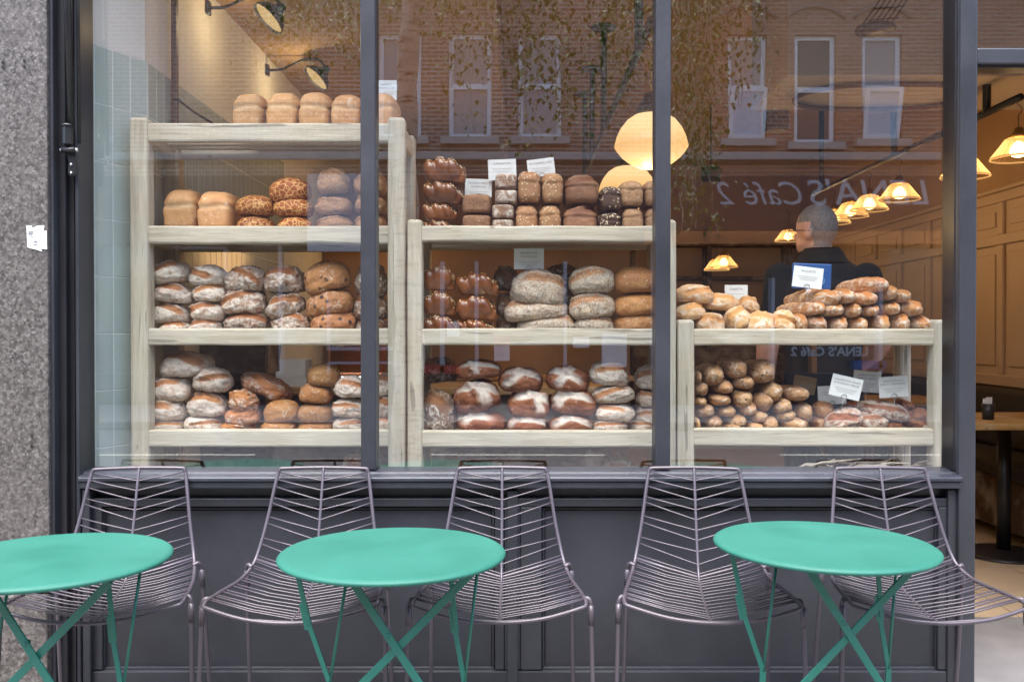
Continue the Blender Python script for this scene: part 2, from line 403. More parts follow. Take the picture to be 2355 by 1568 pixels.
# left jamb, stepped mouldings
post('jamb', 112, 124, -.115, .04, MAT['frame'])
post('jamb', 124.3, 152, -.085, .04, MAT['frame_dark'])
post('moulding', 152.3, 172, -.06, .04, MAT['frame_dark'])
post('moulding', 172.3, 182, -.075, .04, MAT['frame'], bevel=.006)
post('moulding', 182.3, 190, -.045, .04, MAT['frame'])
post('glazing_bead', 190.3, 199, -.02, .03, MAT['frame_dark'], .82)
ZS = Z(1079, -.01)                                                # top of the sill at the glass
for px in (846.5, 1525):
    post('mullion', px-17.5, px+17.5, -.038, .045, MAT['frame'], ZS, TOP, .005)
post('glazing_bead', 2189, 2194, -.02, .03, MAT['frame_dark'], ZS)
post('moulding', 2194.3, 2201, -.045, .04, MAT['frame_dark'], ZS)
post('moulding', 2201.3, 2206, -.06, .04, MAT['frame'], ZS)
post('jamb', 2206.3, 2246, -.07, .06, MAT['frame'], 0, TOP, .005)
xt0, xt1 = X(2246.2, -.07), 2.50
spart('transom', MB().box(xt0, xt1, -.065, .04, Z(150,-.065), Z(112,-.065)), MAT['frame'], .006)
spart('glazing_bead', MB().box(xt0, xt1, -.045, .03, Z(158,-.045), Z(150.6,-.045)), MAT['frame_dark'], .003)
spart('jamb', MB().box(2.505, 2.61, -.07, .06, 0, TOP), MAT['frame'])
# sill and stallriser
x0, x1 = X(186,-.06), X(2206,-.06)
m = MB()
prof = [(.03, ZS-.030), (.03, ZS+.004), (-.045, ZS-.004), (-.052, ZS-.010), (-.058, ZS-.010), (-.080, ZS-.015), (-.087, ZS-.019), (-.087, ZS-.030)]
n = len(prof)
m.add([(x0, y, z) for y, z in prof] + [(x1, y, z) for y, z in prof], [tuple(range(n)), tuple(range(2*n-1, n-1, -1))] + [(i, (i+1)%n, (i+1)%n+n, i+n) for i in range(n)])
spart('sill', m, MAT['sill'], .002)
zr = Z(1125, -.085)
spart('top_rail', MB().box(x0, x1, -.080, .03, zr, ZS-.0305), MAT['frame'], .004)
spart('back_board', MB().box(x0, x1, -.012, .03, 0, zr-.0005), MAT['frame'], 0)
zf0, zf1 = Z(1150,-.04), Z(1575,-.04)
def framebox(a, b, c, d, y=-.045, nm='panel_frame', mat='frame'):
    spart(nm, MB().box(X(a,y), X(b,y), y, -.0125, Z(d,y), Z(c,y)), MAT[mat], .004)
framebox(205, 2200, 1146, 1166)                                      # upper frame rail
for a, b in ((205,232),(1138,1160),(1160.6,1196),(1196.6,1246),(2160,2182)):
    framebox(a, b, 1166.4, 1543)
framebox(186, 204.6, 1126, 1620, -.07, 'stile')
framebox(2182.4, 2206, 1126, 1620, -.055, 'stile')
framebox(1166, 1191, 1128, 1620, -.058, 'stile')
framebox(205, 2182, 1546, 1700, -.05, 'bottom_rail')
for a, b in ((232.5,1137.5),(1246.5,2159.5)):                          # raised bead round each panel
    for c, d, e, g in ((a, b, 1167, 1172), (a, b, 1536, 1543), (a, a+6, 1172.4, 1535.6), (b-6, b, 1172.4, 1535.6)):
        framebox(c, d, e, g, -.030, 'panel_bead')
    framebox(a+6.5, b-6.5, 1173, 1535, -.018, 'panel')
# panes
for a, b in ((194,829),(864,1508),(1542.5,2192)):
    xa, xb = X(a, 0), X(b, 0)
    me = MB(); me.add([(xa,0,ZS-.003),(xb,0,ZS-.003),(xb,0,TOP),(xa,0,TOP)], [(0,1,2,3)])
    spart('pane', me, MAT['glass'], 0)
me = MB(); me.add([(xt0,0,Z(113,0)),(xt1,0,Z(113,0)),(xt1,0,TOP),(xt0,0,TOP)], [(0,1,2,3)])
spart('fanlight_pane', me, MAT['glass'], 0)
# awning arm on the left jamb
aw = thing('awning_arm', 'black folding awning arm fixed to the left jamb', 'awning arm', (X(160,-.11), -.11, Z(405,-.11)))
ao = tuple(aw.location); Ya = -.115
MB().tube([(X(150,Ya),Ya,2.95),(X(166,Ya),Ya,Z(290,Ya))], .0115, 12).build('rod', MAT['black'], aw, True, org=ao)
MB().tube([(X(175,Ya),Ya+.012,2.95),(X(181,Ya),Ya+.012,Z(330,Ya))], .006, 8).build('cable', MAT['black'], aw, True, org=ao)
MB().tube([(X(158,Ya),Ya,Z(292,Ya)),(X(158,Ya),Ya,Z(334,Ya))], .0165, 6).build('socket', MAT['black'], aw, org=ao, bevel=.002)
MB().tube([(X(158,Ya),Ya,Z(288,Ya)),(X(158,Ya),Ya,Z(293,Ya))], .019, 16).build('collar', MAT['black'], aw, True, org=ao)
MB().tube([(X(144,Ya),Ya,Z(346,Ya)),(X(177,Ya),Ya,Z(346,Ya))], .009, 12).build('knuckle', MAT['black'], aw, True, org=ao)
for px in (143, 178):
    MB().tube([(X(px-2.5,Ya),Ya,Z(346,Ya)),(X(px+2.5,Ya),Ya,Z(346,Ya))], .006, 10).build('bolt', MAT['chrome'], aw, True, org=ao)
me = MB(); pts = [(150,352),(172,352),(174,372),(172,398),(166,405),(158,405),(153,398),(155,374)]
quadsheet([(X(a,Ya), Z(b,Ya)) for a, b in pts], Ya+.012, .012).build('bracket', MAT['black'], aw, org=ao, bevel=.002, fixn=True)
for py in (378, 397):
    MB().tube([(X(162,Ya),Ya+.013,Z(py,Ya)),(X(162,Ya),Ya+.006,Z(py,Ya))], .0045, 10).build('screw', MAT['chrome'], aw, True, org=ao)

# ------------------------------------------------------------------ interior shell
RB = 8.0; RX = 3.45; LX = -1.40; CZ = 3.31; SZ = 2.82
fl = struct('interior_floor', MB().box(-2.0, RX+.2, .04, RB, -.10, -.012), MAT['grout'], label='pale limestone tiled cafe floor')
tl = None
for i in range(12):
    for j in range(14):
        a, b = 1.0 + i*.42, .955 + j*.42
        if a > RX-.05 or b > 6.6: continue
        if tl is None: tl = MB().box(0,.414,0,.414,-.012,.002).mesh('floor_tile', MAT['floor_tile'])
        o = link('floor_tile', tl, fl); o.location = (a, b, 0)
struct('ceiling', MB().box(-.1, RX+.2, .26, RB, CZ, CZ+.1), MAT['ceiling'], label='ochre painted ceiling above the pendant lamps')
struct('lowered_ceiling', MB().box(-2.0, -.105, .26, RB, SZ, CZ+.1), MAT['ceiling'], label='lower ochre ceiling over the counter side')
struct('header_wall', MB().box(-2.0, RX+.2, .06, .255, 2.98, 3.34), MAT['ceiling'])
struct('wall_back', MB().box(-2.0, RX+.2, RB, RB+.15, -.1, 3.5), MAT['warm_wall'], label='ochre rear wall of the cafe')
struct('wall_right', MB().box(RX, RX+.2, .26, RB, -.1, 3.5), MAT['warm_wall'], label='ochre painted cafe wall above the panelling')
TT = 2.292; P0 = (-1.522, .05); P1 = (LX, .30)
dv = Vector((P1[0]-P0[0], P1[1]-P0[1], 0)); SL = dv.length; dv.normalize(); ang = math.atan2(dv.y, dv.x)
lw = MB()
nv = Vector((-dv.y, dv.x, 0))                                         # points into the wall body
a0 = Vector((P0[0], P0[1], 0)); a1 = Vector((P1[0], P1[1], 0))
lw.add([(*a0.xy, -.1), (*a1.xy, -.1), (LX, RB, -.1), (LX-.3, RB, -.1), (LX-.6, P0[1], -.1)] + [(*a0.xy, 3.5), (*a1.xy, 3.5), (LX, RB, 3.5), (LX-.3, RB, 3.5), (LX-.6, P0[1], 3.5)],
       [(4,3,2,1,0),(5,6,7,8,9),(0,1,6,5),(1,2,7,6),(2,3,8,7),(3,4,9,8),(4,0,5,9)])
wl_ = struct('wall_left', lw, MAT['plaster'], label='white plaster cafe wall with glazed tiles below')
MB().obox(Matrix.Translation(a0 + dv*SL/2 + Vector((0,0,TT/2)) ) @ Matrix.Rotation(ang, 4, 'Z'), SL/2, .0088, TT/2).build('grout_bed', MAT['grout'], wl_)
MB().box(LX-.004, LX+.0088, P1[1], RB, 0, TT).build('grout_bed', MAT['grout'], wl_)
TW, TH = SL/3.62, .2035
tm = MB().box(-TW/2+.0018, TW/2-.0018, -.010, 0, -TH+.003, 0).mesh('tile', MAT['tile'])
for k in range(4):
    for r in range(11):
        c = a1 - dv*(TW*(k+.5))
        if k == 3: c = a1 - dv*(TW*3 + TW*.31)
        o = link('tile', tm, wl_, bevel=.0015); o.location = (c.x, c.y, TT - r*TH); o.rotation_euler = (0, 0, ang)
        if k == 3: o.scale.x = .62
tm2 = MB().box(0, .010, -TW/2+.0018, TW/2-.0018, -TH+.003, 0).mesh('tile', MAT['tile'])
for k in range(26):
    for r in range(5):
        o = link('tile', tm2, wl_, bevel=.0015); o.location = (LX, P1[1] + .006 + TW*(k+.5), TT - r*TH)
pole = thing('dark_pole', 'thin dark upright pole against the white left wall', 'pole', (LX+.03, .52, 0))
MB().box(-.011,.011,-.011,.011,0,SZ).build('shaft', MAT['fascia'], pole)
MB().box(-.02,.02,-.02,.02,0,.012).build('foot_plate', MAT['fascia'], pole)
MB().box(-.003,.016,-.02,-.011,Z(230,.5),Z(200,.5)).build('latch', MAT['fascia'], pole)
MB().tube([(.005,-.02,Z(225,.5)),(.06,.05,Z(250,.5)),(.16,.10,Z(285,.5))], .005, 6).build('lever', MAT['black'], pole, True)

# panelling on the right wall
PT = 2.27; wp = thing('wall_panelling', 'tan painted timber panelling along the right cafe wall', 'panelling', (RX, 4, 0))
wo_ = (RX, 4, 0)
MB().box(RX-.012, RX-.0005, 1.0, RB-.01, .9, PT).build('backing', MAT['panel'], wp, org=wo_)
for z0, z1 in ((PT-.07, PT), (1.90, 1.97), (.90, .98)):
    MB().box(RX-.04, RX-.0125, 1.0, RB-.01, z0, z1).build('rail', MAT['panel'], wp, org=wo_, bevel=.006)
MB().box(RX-.07, RX-.0005, 1.0, RB-.01, PT+.0005, PT+.03).build('cap_rail', MAT['panel'], wp, org=wo_, bevel=.008)
y = 1.0
while y < RB-.1:
    for z0, z1 in ((.981, 1.899), (1.971, PT-.071)):
        MB().box(RX-.038, RX-.0125, y, y+.07, z0, z1).build('stile', MAT['panel'], wp, org=wo_, bevel=.006)
        if y+.6 < RB: MB().box(RX-.024, RX-.0125, y+.13, y+.51, z0+.06, z1-.06).build('panel', MAT['panel'], wp, org=wo_, bevel=.01)
    y += .57
# lowered ceiling box with an oval track on its underside
bz = 2.60; bx0, by0, by1 = 1.39, 1.58, 2.30
bh = thing('ceiling_bulkhead', 'lowered ceiling box with a black oval ring underneath', 'bulkhead', (2.3, 1.9, bz))
MB().box(bx0, RX-.001, by0, by1, bz, CZ-.001).build('box', MAT['bulkhead'], bh, org=(2.3,1.9,bz), bevel=.01)
ring = []
for k in range(48):
    t = 2*math.pi*k/48; c, s_ = math.cos(t), math.sin(t)
    ring.append((2.02 + .47*math.copysign(abs(c)**.75, c), 1.93 + .27*math.copysign(abs(s_)**.85, s_), bz-.02))
MB().tube(ring, .015, 8, closed=True).build('oval_ring', MAT['fascia'], bh, True, org=(2.3,1.9,bz))

# ------------------------------------------------------------------ buildings across the street (seen mirrored in the panes)
YB = -12.9; DV = 16.03
def RXp(px): return (px - CX)*DV/F
def RZp(py): return CAMZ - (py - CY)*DV/F
def wall_openings(m, x0, x1, z0, z1, ops, y0, y1):
    xs = sorted({x0, x1, *[o[0] for o in ops], *[o[1] for o in ops]})
    for a, b in zip(xs[:-1], xs[1:]):
        if b - a < 1e-6: continue
        spans = sorted((o[2], o[3]) for o in ops if o[0] <= a+1e-6 and o[1] >= b-1e-6)
        z = z0
        for s0, s1 in spans:
            if s0 > z: m.box(a, b, y0, y1, z, s0)
            z = s1
        if z < z1: m.box(a, b, y0, y1, z, z1)
def house(name, label, x0, x1, mat, wins, height, arches):
    h = thing(name, label, 'building', ((x0+x1)/2, YB, 0), group='shops across the street'); og = ((x0+x1)/2, YB, 0)
    m = MB(); ops = [(a, b, c, d) for a, b, c, d, *_ in wins]
    wall_openings(m, x0, x1, 4.02, height, ops, YB-.35, YB); m.build('wall', mat, h, org=og)
    MB().box(x0, x1, YB-7, YB-.36, height-.2, height).build('roof', MAT['shop_dark'], h, org=og)
    MB().box(x0, x1, YB-.05, YB+.12, height, height+.25).build('parapet', MAT['stone'], h, org=og, bevel=.02)
    MB().box(x0, x1, YB+.001, YB+.16, 4.28, 4.42).build('cornice', MAT['stone'], h, org=og, bevel=.02)
    for a, b, c, d, style in wins:
        mid = (c+d)/2; fw = .075
        fr = MB()
        for q in ((a, a+fw, c, d), (b-fw, b, c, d), (a+fw, b-fw, c, c+fw), (a+fw, b-fw, d-fw, d), (a+fw, b-fw, mid-fw*.6, mid+fw*.6)):
            fr.box(q[0], q[1], YB-.16, YB-.08, q[2], q[3])
        w = fr.build('window', MAT['upvc'], h, org=og)
        MB().box(a+fw, b-fw, YB-.135, YB-.125, mid+fw*.6, d-fw).build('pane', MAT['blind'] if style != 'dark' else MAT['dark_glass'], w, org=(0,0,0)).location = (-og[0], -og[1], -og[2])
        if style == 'open':
            cx_ = (a+b)/2; mt = Matrix.Translation((cx_, YB+.02, (c+mid)/2)) @ Matrix.Rotation(math.radians(-13), 4, 'X')
            s2 = MB(); hw, hh = (b-a)/2-.02, (mid-c)/2-.02
            for q in ((-hw, -hw+fw, -hh, hh), (hw-fw, hw, -hh, hh), (-hw+fw, hw-fw, -hh, -hh+fw), (-hw+fw, hw-fw, hh-fw, hh)):
                s2.obox(mt @ Matrix.Translation(((q[0]+q[1])/2, 0, (q[2]+q[3])/2)), (q[1]-q[0])/2, .03, (q[3]-q[2])/2)
            so = s2.build('sash', MAT['upvc'], w); so.location = (-og[0], -og[1], -og[2])
            p2 = MB().obox(mt, hw-fw, .004, hh-fw).build('pane', MAT['sky_pane'], w); p2.location = (-og[0], -og[1], -og[2])
        else:
            MB().box(a+fw, b-fw, YB-.135, YB-.125, c+fw, mid-fw*.6).build('pane', MAT['blind'] if style == 'blind' else MAT['dark_glass'], w).location = (-og[0], -og[1], -og[2])
        MB().box(a-.14, b+.14, YB+.001, YB+.12, c-.13, c).build('window_sill', MAT['stone'], h, org=og, bevel=.01)
        if arches:
            am = MB(); pts = []
            for k in range(13):
                t = math.pi*(.25 + .5*k/12); pts.append(((a+b)/2 + .72*math.cos(t), YB+.01, d - .22 + .72*math.sin(t)))
            am.tube(pts, .035, 6).build('arch_moulding', MAT['stone_dark'], h, True, org=og)
    return h, og
def win(pxc, top, bot, wpx, style):
    c = RXp(pxc); w = M(wpx, DV+CAMY)/2
    return (c-w, c+w, RZp(bot), RZp(top), style)
XD = RXp(1480)
hA, oA = house('brick_shop_building', 'red brown brick shop building with white sash windows mirrored in the middle pane', -14, XD, MAT['brick_a'],
    [win(920,80,318,98,'blind'), win(1081,80,318,98,'blind'), win(1242,80,318,98,'blind'), win(200,80,318,98,'dark'), win(-100,80,318,98,'dark'), win(-260,80,318,98,'blind')], 7.7, False)
hB, oB = house('cafe_building', 'orange brick cafe building with open white windows mirrored in the right pane', XD+.001, 15, MAT['brick_b'],
    [win(1717,83,322,90,'open'), win(1873,83,330,94,'dark'), win(2026,83,322,90,'open'), win(2500,83,330,92,'dark'), win(2660,83,330,92,'blind')], 7.7, True)
def text_mesh(s, size, mat, parent, m, name='lettering', shear=0, bold=0.0, align='CENTER', width=None):
    cu = bpy.data.curves.new('lettering', 'FONT'); cu.body = s; cu.size = size; cu.align_x = align; cu.shear = shear; cu.extrude = .0004*0; cu.offset = bold
    cu.resolution_u = 3
    ob = bpy.data.objects.new('lettering', cu); COL.objects.link(ob)
    dg = bpy.context.evaluated_depsgraph_get(); dg.update()
    me = bpy.data.meshes.new_from_object(ob.evaluated_get(dg)); bpy.data.objects.remove(ob); bpy.data.curves.remove(cu)
    if width:
        xs = [v.co.x for v in me.vertices]; k = width/max(1e-6, max(xs)-min(xs)); me.transform(Matrix.Diagonal((k, k if k < 1 else 1, 1, 1)))
    me.transform(m); me.materials.clear(); me.materials.append(mat)
    o = link(name, me, parent); o['kind'] = 'stuff'; return o
# ground floor shopfronts: fascia, windows with white frames, posters
def shop(h, og, x0, x1, items, blind):
    def p(name, mb, mat, bevel=0): return mb.build(name, mat, h, org=og, bevel=bevel)
    p('shop_fascia', MB().box(x0, x1, YB-.3, YB+.08, 3.05, 4.015), MAT['fascia'])
    p('stall_riser', MB().box(x0, x1, YB-.3, YB+.02, 0, .55), MAT['shop_dark'])
    p('shop_glass', MB().box(x0, x1, YB-.32, YB-.30, .551, 3.049), MAT['dark_glass'])
    p('blind_box', MB().box(x0, x1, YB-.29, YB+.12, 2.82, 3.045), MAT[blind])
    for nm, a, b, c, d, mt in items:
        q_ = .2 if nm == 'sign_board' else 0
        p(nm, MB().box(RXp(a), RXp(b), YB-.25+q_*1.7, YB-.02+q_, RZp(d), RZp(c)), MAT[mt], .005)
itA = [('white_frame',1012,1022,600,880,'shop_frame'),('white_frame',1092,1100,600,870,'shop_frame'),('white_frame',1296,1304,600,880,'shop_frame'),('white_frame',750,757,690,806,'shop_frame'),
       ('white_frame',757.5,900,798,806,'shop_frame'),('white_frame',750,757,832,918,'shop_frame'),('white_frame',757.5,900,832,838,'shop_frame'),('white_frame',757.5,900,911,918,'shop_frame'),
       ('white_frame',395,520,565,572,'shop_frame'),('white_frame',515,522,572.5,640,'shop_frame'),
       ('poster',1385,1442,768,845,'card'),('poster',1136,1172,795,830,'card'),('poster',1136,1172,770,794,'red'),('poster',1028,1056,740,775,'card'),('poster',1318,1355,775,800,'card'),
       ('counter_panel',972,1060,840,870,'red'),('counter_panel',975,1170,882,902,'shop_frame'),('counter_panel',1300,1475,882,902,'shop_frame'),('mullion',640,648,560,900,'shop_frame'),
       ('sign_board',712,845,405,580,'sign_white')]
itB = [('white_frame',1775,1783,640,905,'shop_frame'),('white_frame',2022,2031,640,905,'shop_frame'),('counter_panel',1560,2300,906,915,'shop_frame'),('poster',1965,2040,830,850,'blue_plastic'),
       ('yellow_post',1868,1880,790,875,'orange'),('door_frame',1500,1508,560,900,'shop_frame'),('shop_pillar',2200,2260,520,900,'stone')]
shop(hA, oA, -14, XD, itA, 'fascia')
shop(hB, oB, XD+.001, 15, itB, 'orange')
RT = Matrix.Rotation(math.radians(90), 4, 'X'); FACE_Y = Matrix.Rotation(math.pi, 4, 'Z') @ RT       # text facing +y
def tb(px, py, y): return Matrix.Translation((RXp(px)-oB[0], y-oB[1], RZp(py)-oB[2])) @ FACE_Y
text_mesh("LENA'S", .62, MAT['sign_white'], hB, tb(1998, 472, YB+.09), shear=.2, bold=.004, width=RXp(2140)-RXp(1862))
text_mesh("Caf\u00e9 2", .62, MAT['sign_white'], hB, tb(1752, 472, YB+.09), shear=.35, width=RXp(1850)-RXp(1655))
text_mesh("LENA'S Caf\u00e9 2", .22, MAT['sign_white'], hB, tb(1908, 818, YB-.01), bold=.006, width=RXp(1997)-RXp(1820))
hC = thing('end_building', 'brick building closing the far end of the row opposite', 'building', (22, YB, 0), group='shops across the street')
MB().box(-7, 20, -6, 0, 0, 7.4).build('wall', MAT['brick_a'], hC)
MB().box(-7, 20, -6.2, .1, 7.401, 7.6).build('roof', MAT['shop_dark'], hC)
hD = copy_tree(hC); hD.location.x = -34.01; hD['label'] = 'brick building at the near end of the row opposite'

# ------------------------------------------------------------------ wooden bread racks
YR = .15; RD = .37                                                    # front plane of the racks and their depth
def wobble(me, amp, seed):
    for v in me.vertices:
        v.co += Vector((noise.noise(v.co*9 + Vector((seed,0,0))), noise.noise(v.co*9 + Vector((0,seed,7))), noise.noise(v.co*9 + Vector((3,0,seed)))))*amp
def beam(name, mat, parent, org, x0, x1, y0, y1, z0, z1, seed, bevel=.007):
    # a beam with a few cuts along its length so that its edges are not dead straight
    L = [x1-x0, y1-y0, z1-z0]; ax = L.index(max(L)); nseg = max(2, int(max(L)/.10)); m = MB(); lo = [x0,y0,z0]; hi = [x1,y1,z1]
    vs = []; fs = []; o1, o2 = [a for a in range(3) if a != ax]
    for i in range(nseg+1):
        t = lo[ax] + L[ax]*i/nseg
        for p, q in ((lo,lo),(hi,lo),(hi,hi),(lo,hi)):
            c = [0,0,0]; c[ax] = t; c[o1] = p[o1]; c[o2] = q[o2]; vs.append(tuple(c))
    for i in range(nseg):
        for k in range(4): fs.append((i*4+k, i*4+(k+1)%4, (i+1)*4+(k+1)%4, (i+1)*4+k))
    fs.append((3,2,1,0)); fs.append(tuple(nseg*4+k for k in range(4)))
    m.add(vs, fs); ob = m.build(name, mat, parent, org=org, fixn=True); wobble(ob.data, .0022, seed)
    b = ob.modifiers.new('bevel', 'BEVEL'); b.width = bevel; b.segments = 2; b.limit_method = 'ANGLE'; b.angle_limit = math.radians(50)
    return ob
def rack(name, label, pL, pR, ptop_px, rails_px, base_z=0.0, back_top=None):
    x0, x1 = X(pL[0], YR), X(pR[1], YR); og = ((x0+x1)/2, YR+RD/2, 0)
    t = thing(name, label, 'bread rack', og, group='wooden bread racks in the window')
    zt = Z(ptop_px, YR); wl0 = X(pL[1], YR)-x0; wr0 = x1-X(pR[0], YR); sd = x0*10
    beam('post', MAT['wood_z'], t, og, x0, x0+wl0, YR, YR+.07, base_z, zt, sd, .012)
    beam('post', MAT['wood_z'], t, og, x1-wr0, x1, YR, YR+.07, base_z, zt, sd+1, .012)
    beam('post', MAT['wood_z'], t, og, x0, x0+wl0, YR+RD-.07, YR+RD, base_z, zt, sd+2, .012)
    beam('post', MAT['wood_z'], t, og, x1-wr0, x1, YR+RD-.07, YR+RD, base_z, zt, sd+3, .012)
    decks = []
    for i, (pa, pb) in enumerate(rails_px):
        za, zb = Z(pb, YR+.01), Z(pa, YR+.01)
        beam('front_rail', MAT['wood_x'], t, og, x0+wl0-.006, x1-wr0+.006, YR+.006, YR+.048, za, zb, sd+i+4)
        beam('back_rail', MAT['wood_x'], t, og, x0+wl0, x1-wr0, YR+RD-.05, YR+RD-.008, za, zb, sd+i+9)
        for a in (x0+.012, x1-wr0+.012):
            beam('side_rail', MAT['wood_y'], t, og, a, a+.045, YR+.071, YR+RD-.071, za, zb, sd+i+14)
        dz = zb - .022; decks.append(dz)
        n = 4; w = (RD-.115)/n
        for k in range(n):
            beam('slat', MAT['wood_x'], t, og, x0+wl0*.5+.03, x1-wr0*.5-.03, YR+.052+k*w+.008, YR+.052+(k+1)*w-.008, dz-.018, dz, sd+k+20, .003)
    return decks
D1 = rack('bread_rack', 'tall weathered wooden bread rack with four shelves at the left', (298,341), (891,931), 270, [(285,327),(520,561),(755,794),(988,1028),(1150,1190)])
D2 = rack('bread_rack', 'middle weathered wooden bread rack with three shelves between the mullions', (936,971), (1521,1556), 505, [(520,556),(755,794),(990,1029),(1150,1190)])
D3 = rack('bread_rack', 'low weathered wooden bread rack with two shelves at the right', (1559,1598), (2149,2181), 735, [(756,794),(985,1026),(1150,1190)])

# ------------------------------------------------------------------ bread materials
BREAD = {
 'tin':    crust('white_tin_crust', (.64,.36,.155), (.54,.26,.10), .24, (.72,.52,.30), .42, 30, var=9),
 'tiger':  crust('tiger_crust', (.36,.105,.022), (.26,.06,.012), 0, None, .4, cracks=(.72,.40,.14)),
 'poppy':  crust('poppy_crust', (.46,.24,.10), (.30,.14,.06), .22, None, .55, 40, spots=((.05,.05,.055), 190, .34)),
 'floury': crust('floury_crust', (.40,.19,.085), (.25,.10,.045), .80, (.42,.17,.06), .75, 22),
 'rustic': crust('rustic_crust', (.34,.16,.075), (.19,.085,.04), .58, (.40,.15,.05), .7, 24),
 'fruit':  crust('fruit_crust', (.50,.23,.085), (.32,.12,.04), .26, None, .45, 30, spots=((.05,.02,.015), 30, .30)),
 'plain':  crust('golden_roll_crust', (.50,.245,.085), (.33,.13,.035), .27, None, .45, 50, var=11),
 'walnut': crust('walnut_crust', (.46,.20,.085), (.30,.12,.05), .40, (.50,.20,.06), .6, 26),
 'plait':  crust('plait_crust', (.28,.092,.022), (.10,.028,.007), 0, None, .18, var=10, bumps=.12, spec=.6),
 'spelt':  crust('spelt_crust', (.30,.15,.075), (.16,.075,.04), .15, None, .7, 40, spots=((.05,.03,.02), 70, .22)),
 'gerrye': crust('german_rye_crust', (.33,.19,.11), (.19,.10,.06), .50, None, .7, 22),
 'oat':    crust('oat_tin_crust', (.46,.245,.11), (.36,.17,.075), .18, None, .6, 40),
 'brown':  crust('brown_tin_crust', (.34,.17,.085), (.20,.085,.04), .16, (.14,.05,.025), .5, 30),
 'dark':   crust('dark_rye_crust', (.10,.05,.03), (.05,.025,.018), .0, None, .6),
 'seeded': crust('seeded_tin_crust', (.46,.27,.14), (.33,.17,.08), .20, None, .6, 40, spots=((.10,.07,.045), 130, .28)),
 'rye':    crust('seeded_rye_crust', (.32,.19,.10), (.20,.11,.06), .62, (.45,.22,.10), .75, 60, fl=(.62,.56,.46)),
 'dusky_rye':  crust('dusty_rye_crust', (.20,.11,.06), (.12,.06,.035), .42, (.24,.10,.04), .7, 30),  # darker brown crust, mostly for loaves at the back
 'golden': crust('golden_crust', (.50,.25,.085), (.30,.11,.03), .20, None, .4, 40, spots=((.16,.08,.03), 110, .25)),
 'country':crust('country_crust', (.34,.115,.042), (.19,.055,.022), .20, FL, .5, 40),
 'pale':   crust('pale_floury_crust', (.46,.25,.13), (.34,.16,.08), .78, (.48,.21,.08), .75, 24),
 'ciab':   crust('ciabatta_crust', (.66,.41,.19), (.56,.29,.11), .46, (.60,.28,.09), .65, 22),
 'bag':    crust('baguette_crust', (.56,.29,.11), (.40,.16,.05), .48, (.50,.20,.06), .55, 24),
 'olive':  crust('olive_stick_crust', (.52,.30,.14), (.38,.19,.08), .36, None, .6, 24, spots=((.07,.045,.03), 34, .20)),
 'flat':   crust('onion_bread_crust', (.38,.15,.055), (.22,.08,.03), .66, (.34,.11,.035), .65, 20),
 'twist':  crust('dark_twist_crust', (.36,.13,.04), (.14,.045,.018), .12, None, .4, 40, spots=((.06,.02,.01), 50, .25)),
}
SEEDS = {'cream': simple('cream_seed', (.72,.60,.40), .6), 'oat': simple('oat_flake', (.74,.62,.42), .7), 'dark': simple('dark_seed', (.10,.08,.06), .5),
         'grey': simple('grey_seed', (.46,.42,.34), .6), 'almond': simple('almond_flake', (.74,.50,.26), .5)}

def cube_sphere(n):
    idx = {}; vs = []; fs = []
    def vid(p):
        k = tuple(round(c, 5) for c in p)
        if k not in idx: idx[k] = len(vs); vs.append(p)
        return idx[k]
    t = [math.tan((i/n*2-1)*math.pi/4) for i in range(n+1)]
    for ax in range(3):
        for sg in (-1, 1):
            def P(i, j):
                c = [0,0,0]; c[ax] = sg; c[(ax+1)%3] = t[i]; c[(ax+2)%3] = t[j]; return tuple(c)
            for i in range(n):
                for j in range(n):
                    q = [vid(P(i,j)), vid(P(i+1,j)), vid(P(i+1,j+1)), vid(P(i,j+1))]
                    fs.append(tuple(q if sg > 0 else q[::-1]))
    a = np.array(vs); a /= np.linalg.norm(a, axis=1)[:,None]; return a, fs
CS = cube_sphere(17); CS_LO = cube_sphere(6)
def sstep(a, b, x): t = np.clip((x-a)/(b-a), 0, 1); return t*t*(3-2*t)
def vnoise(p, f, seed, octv=3):
    off = Vector((seed*1.37, seed*2.11, seed*.73))
    return np.array([noise.fractal(Vector(q)*f + off, 1.0, 2.0, octv) for q in p])

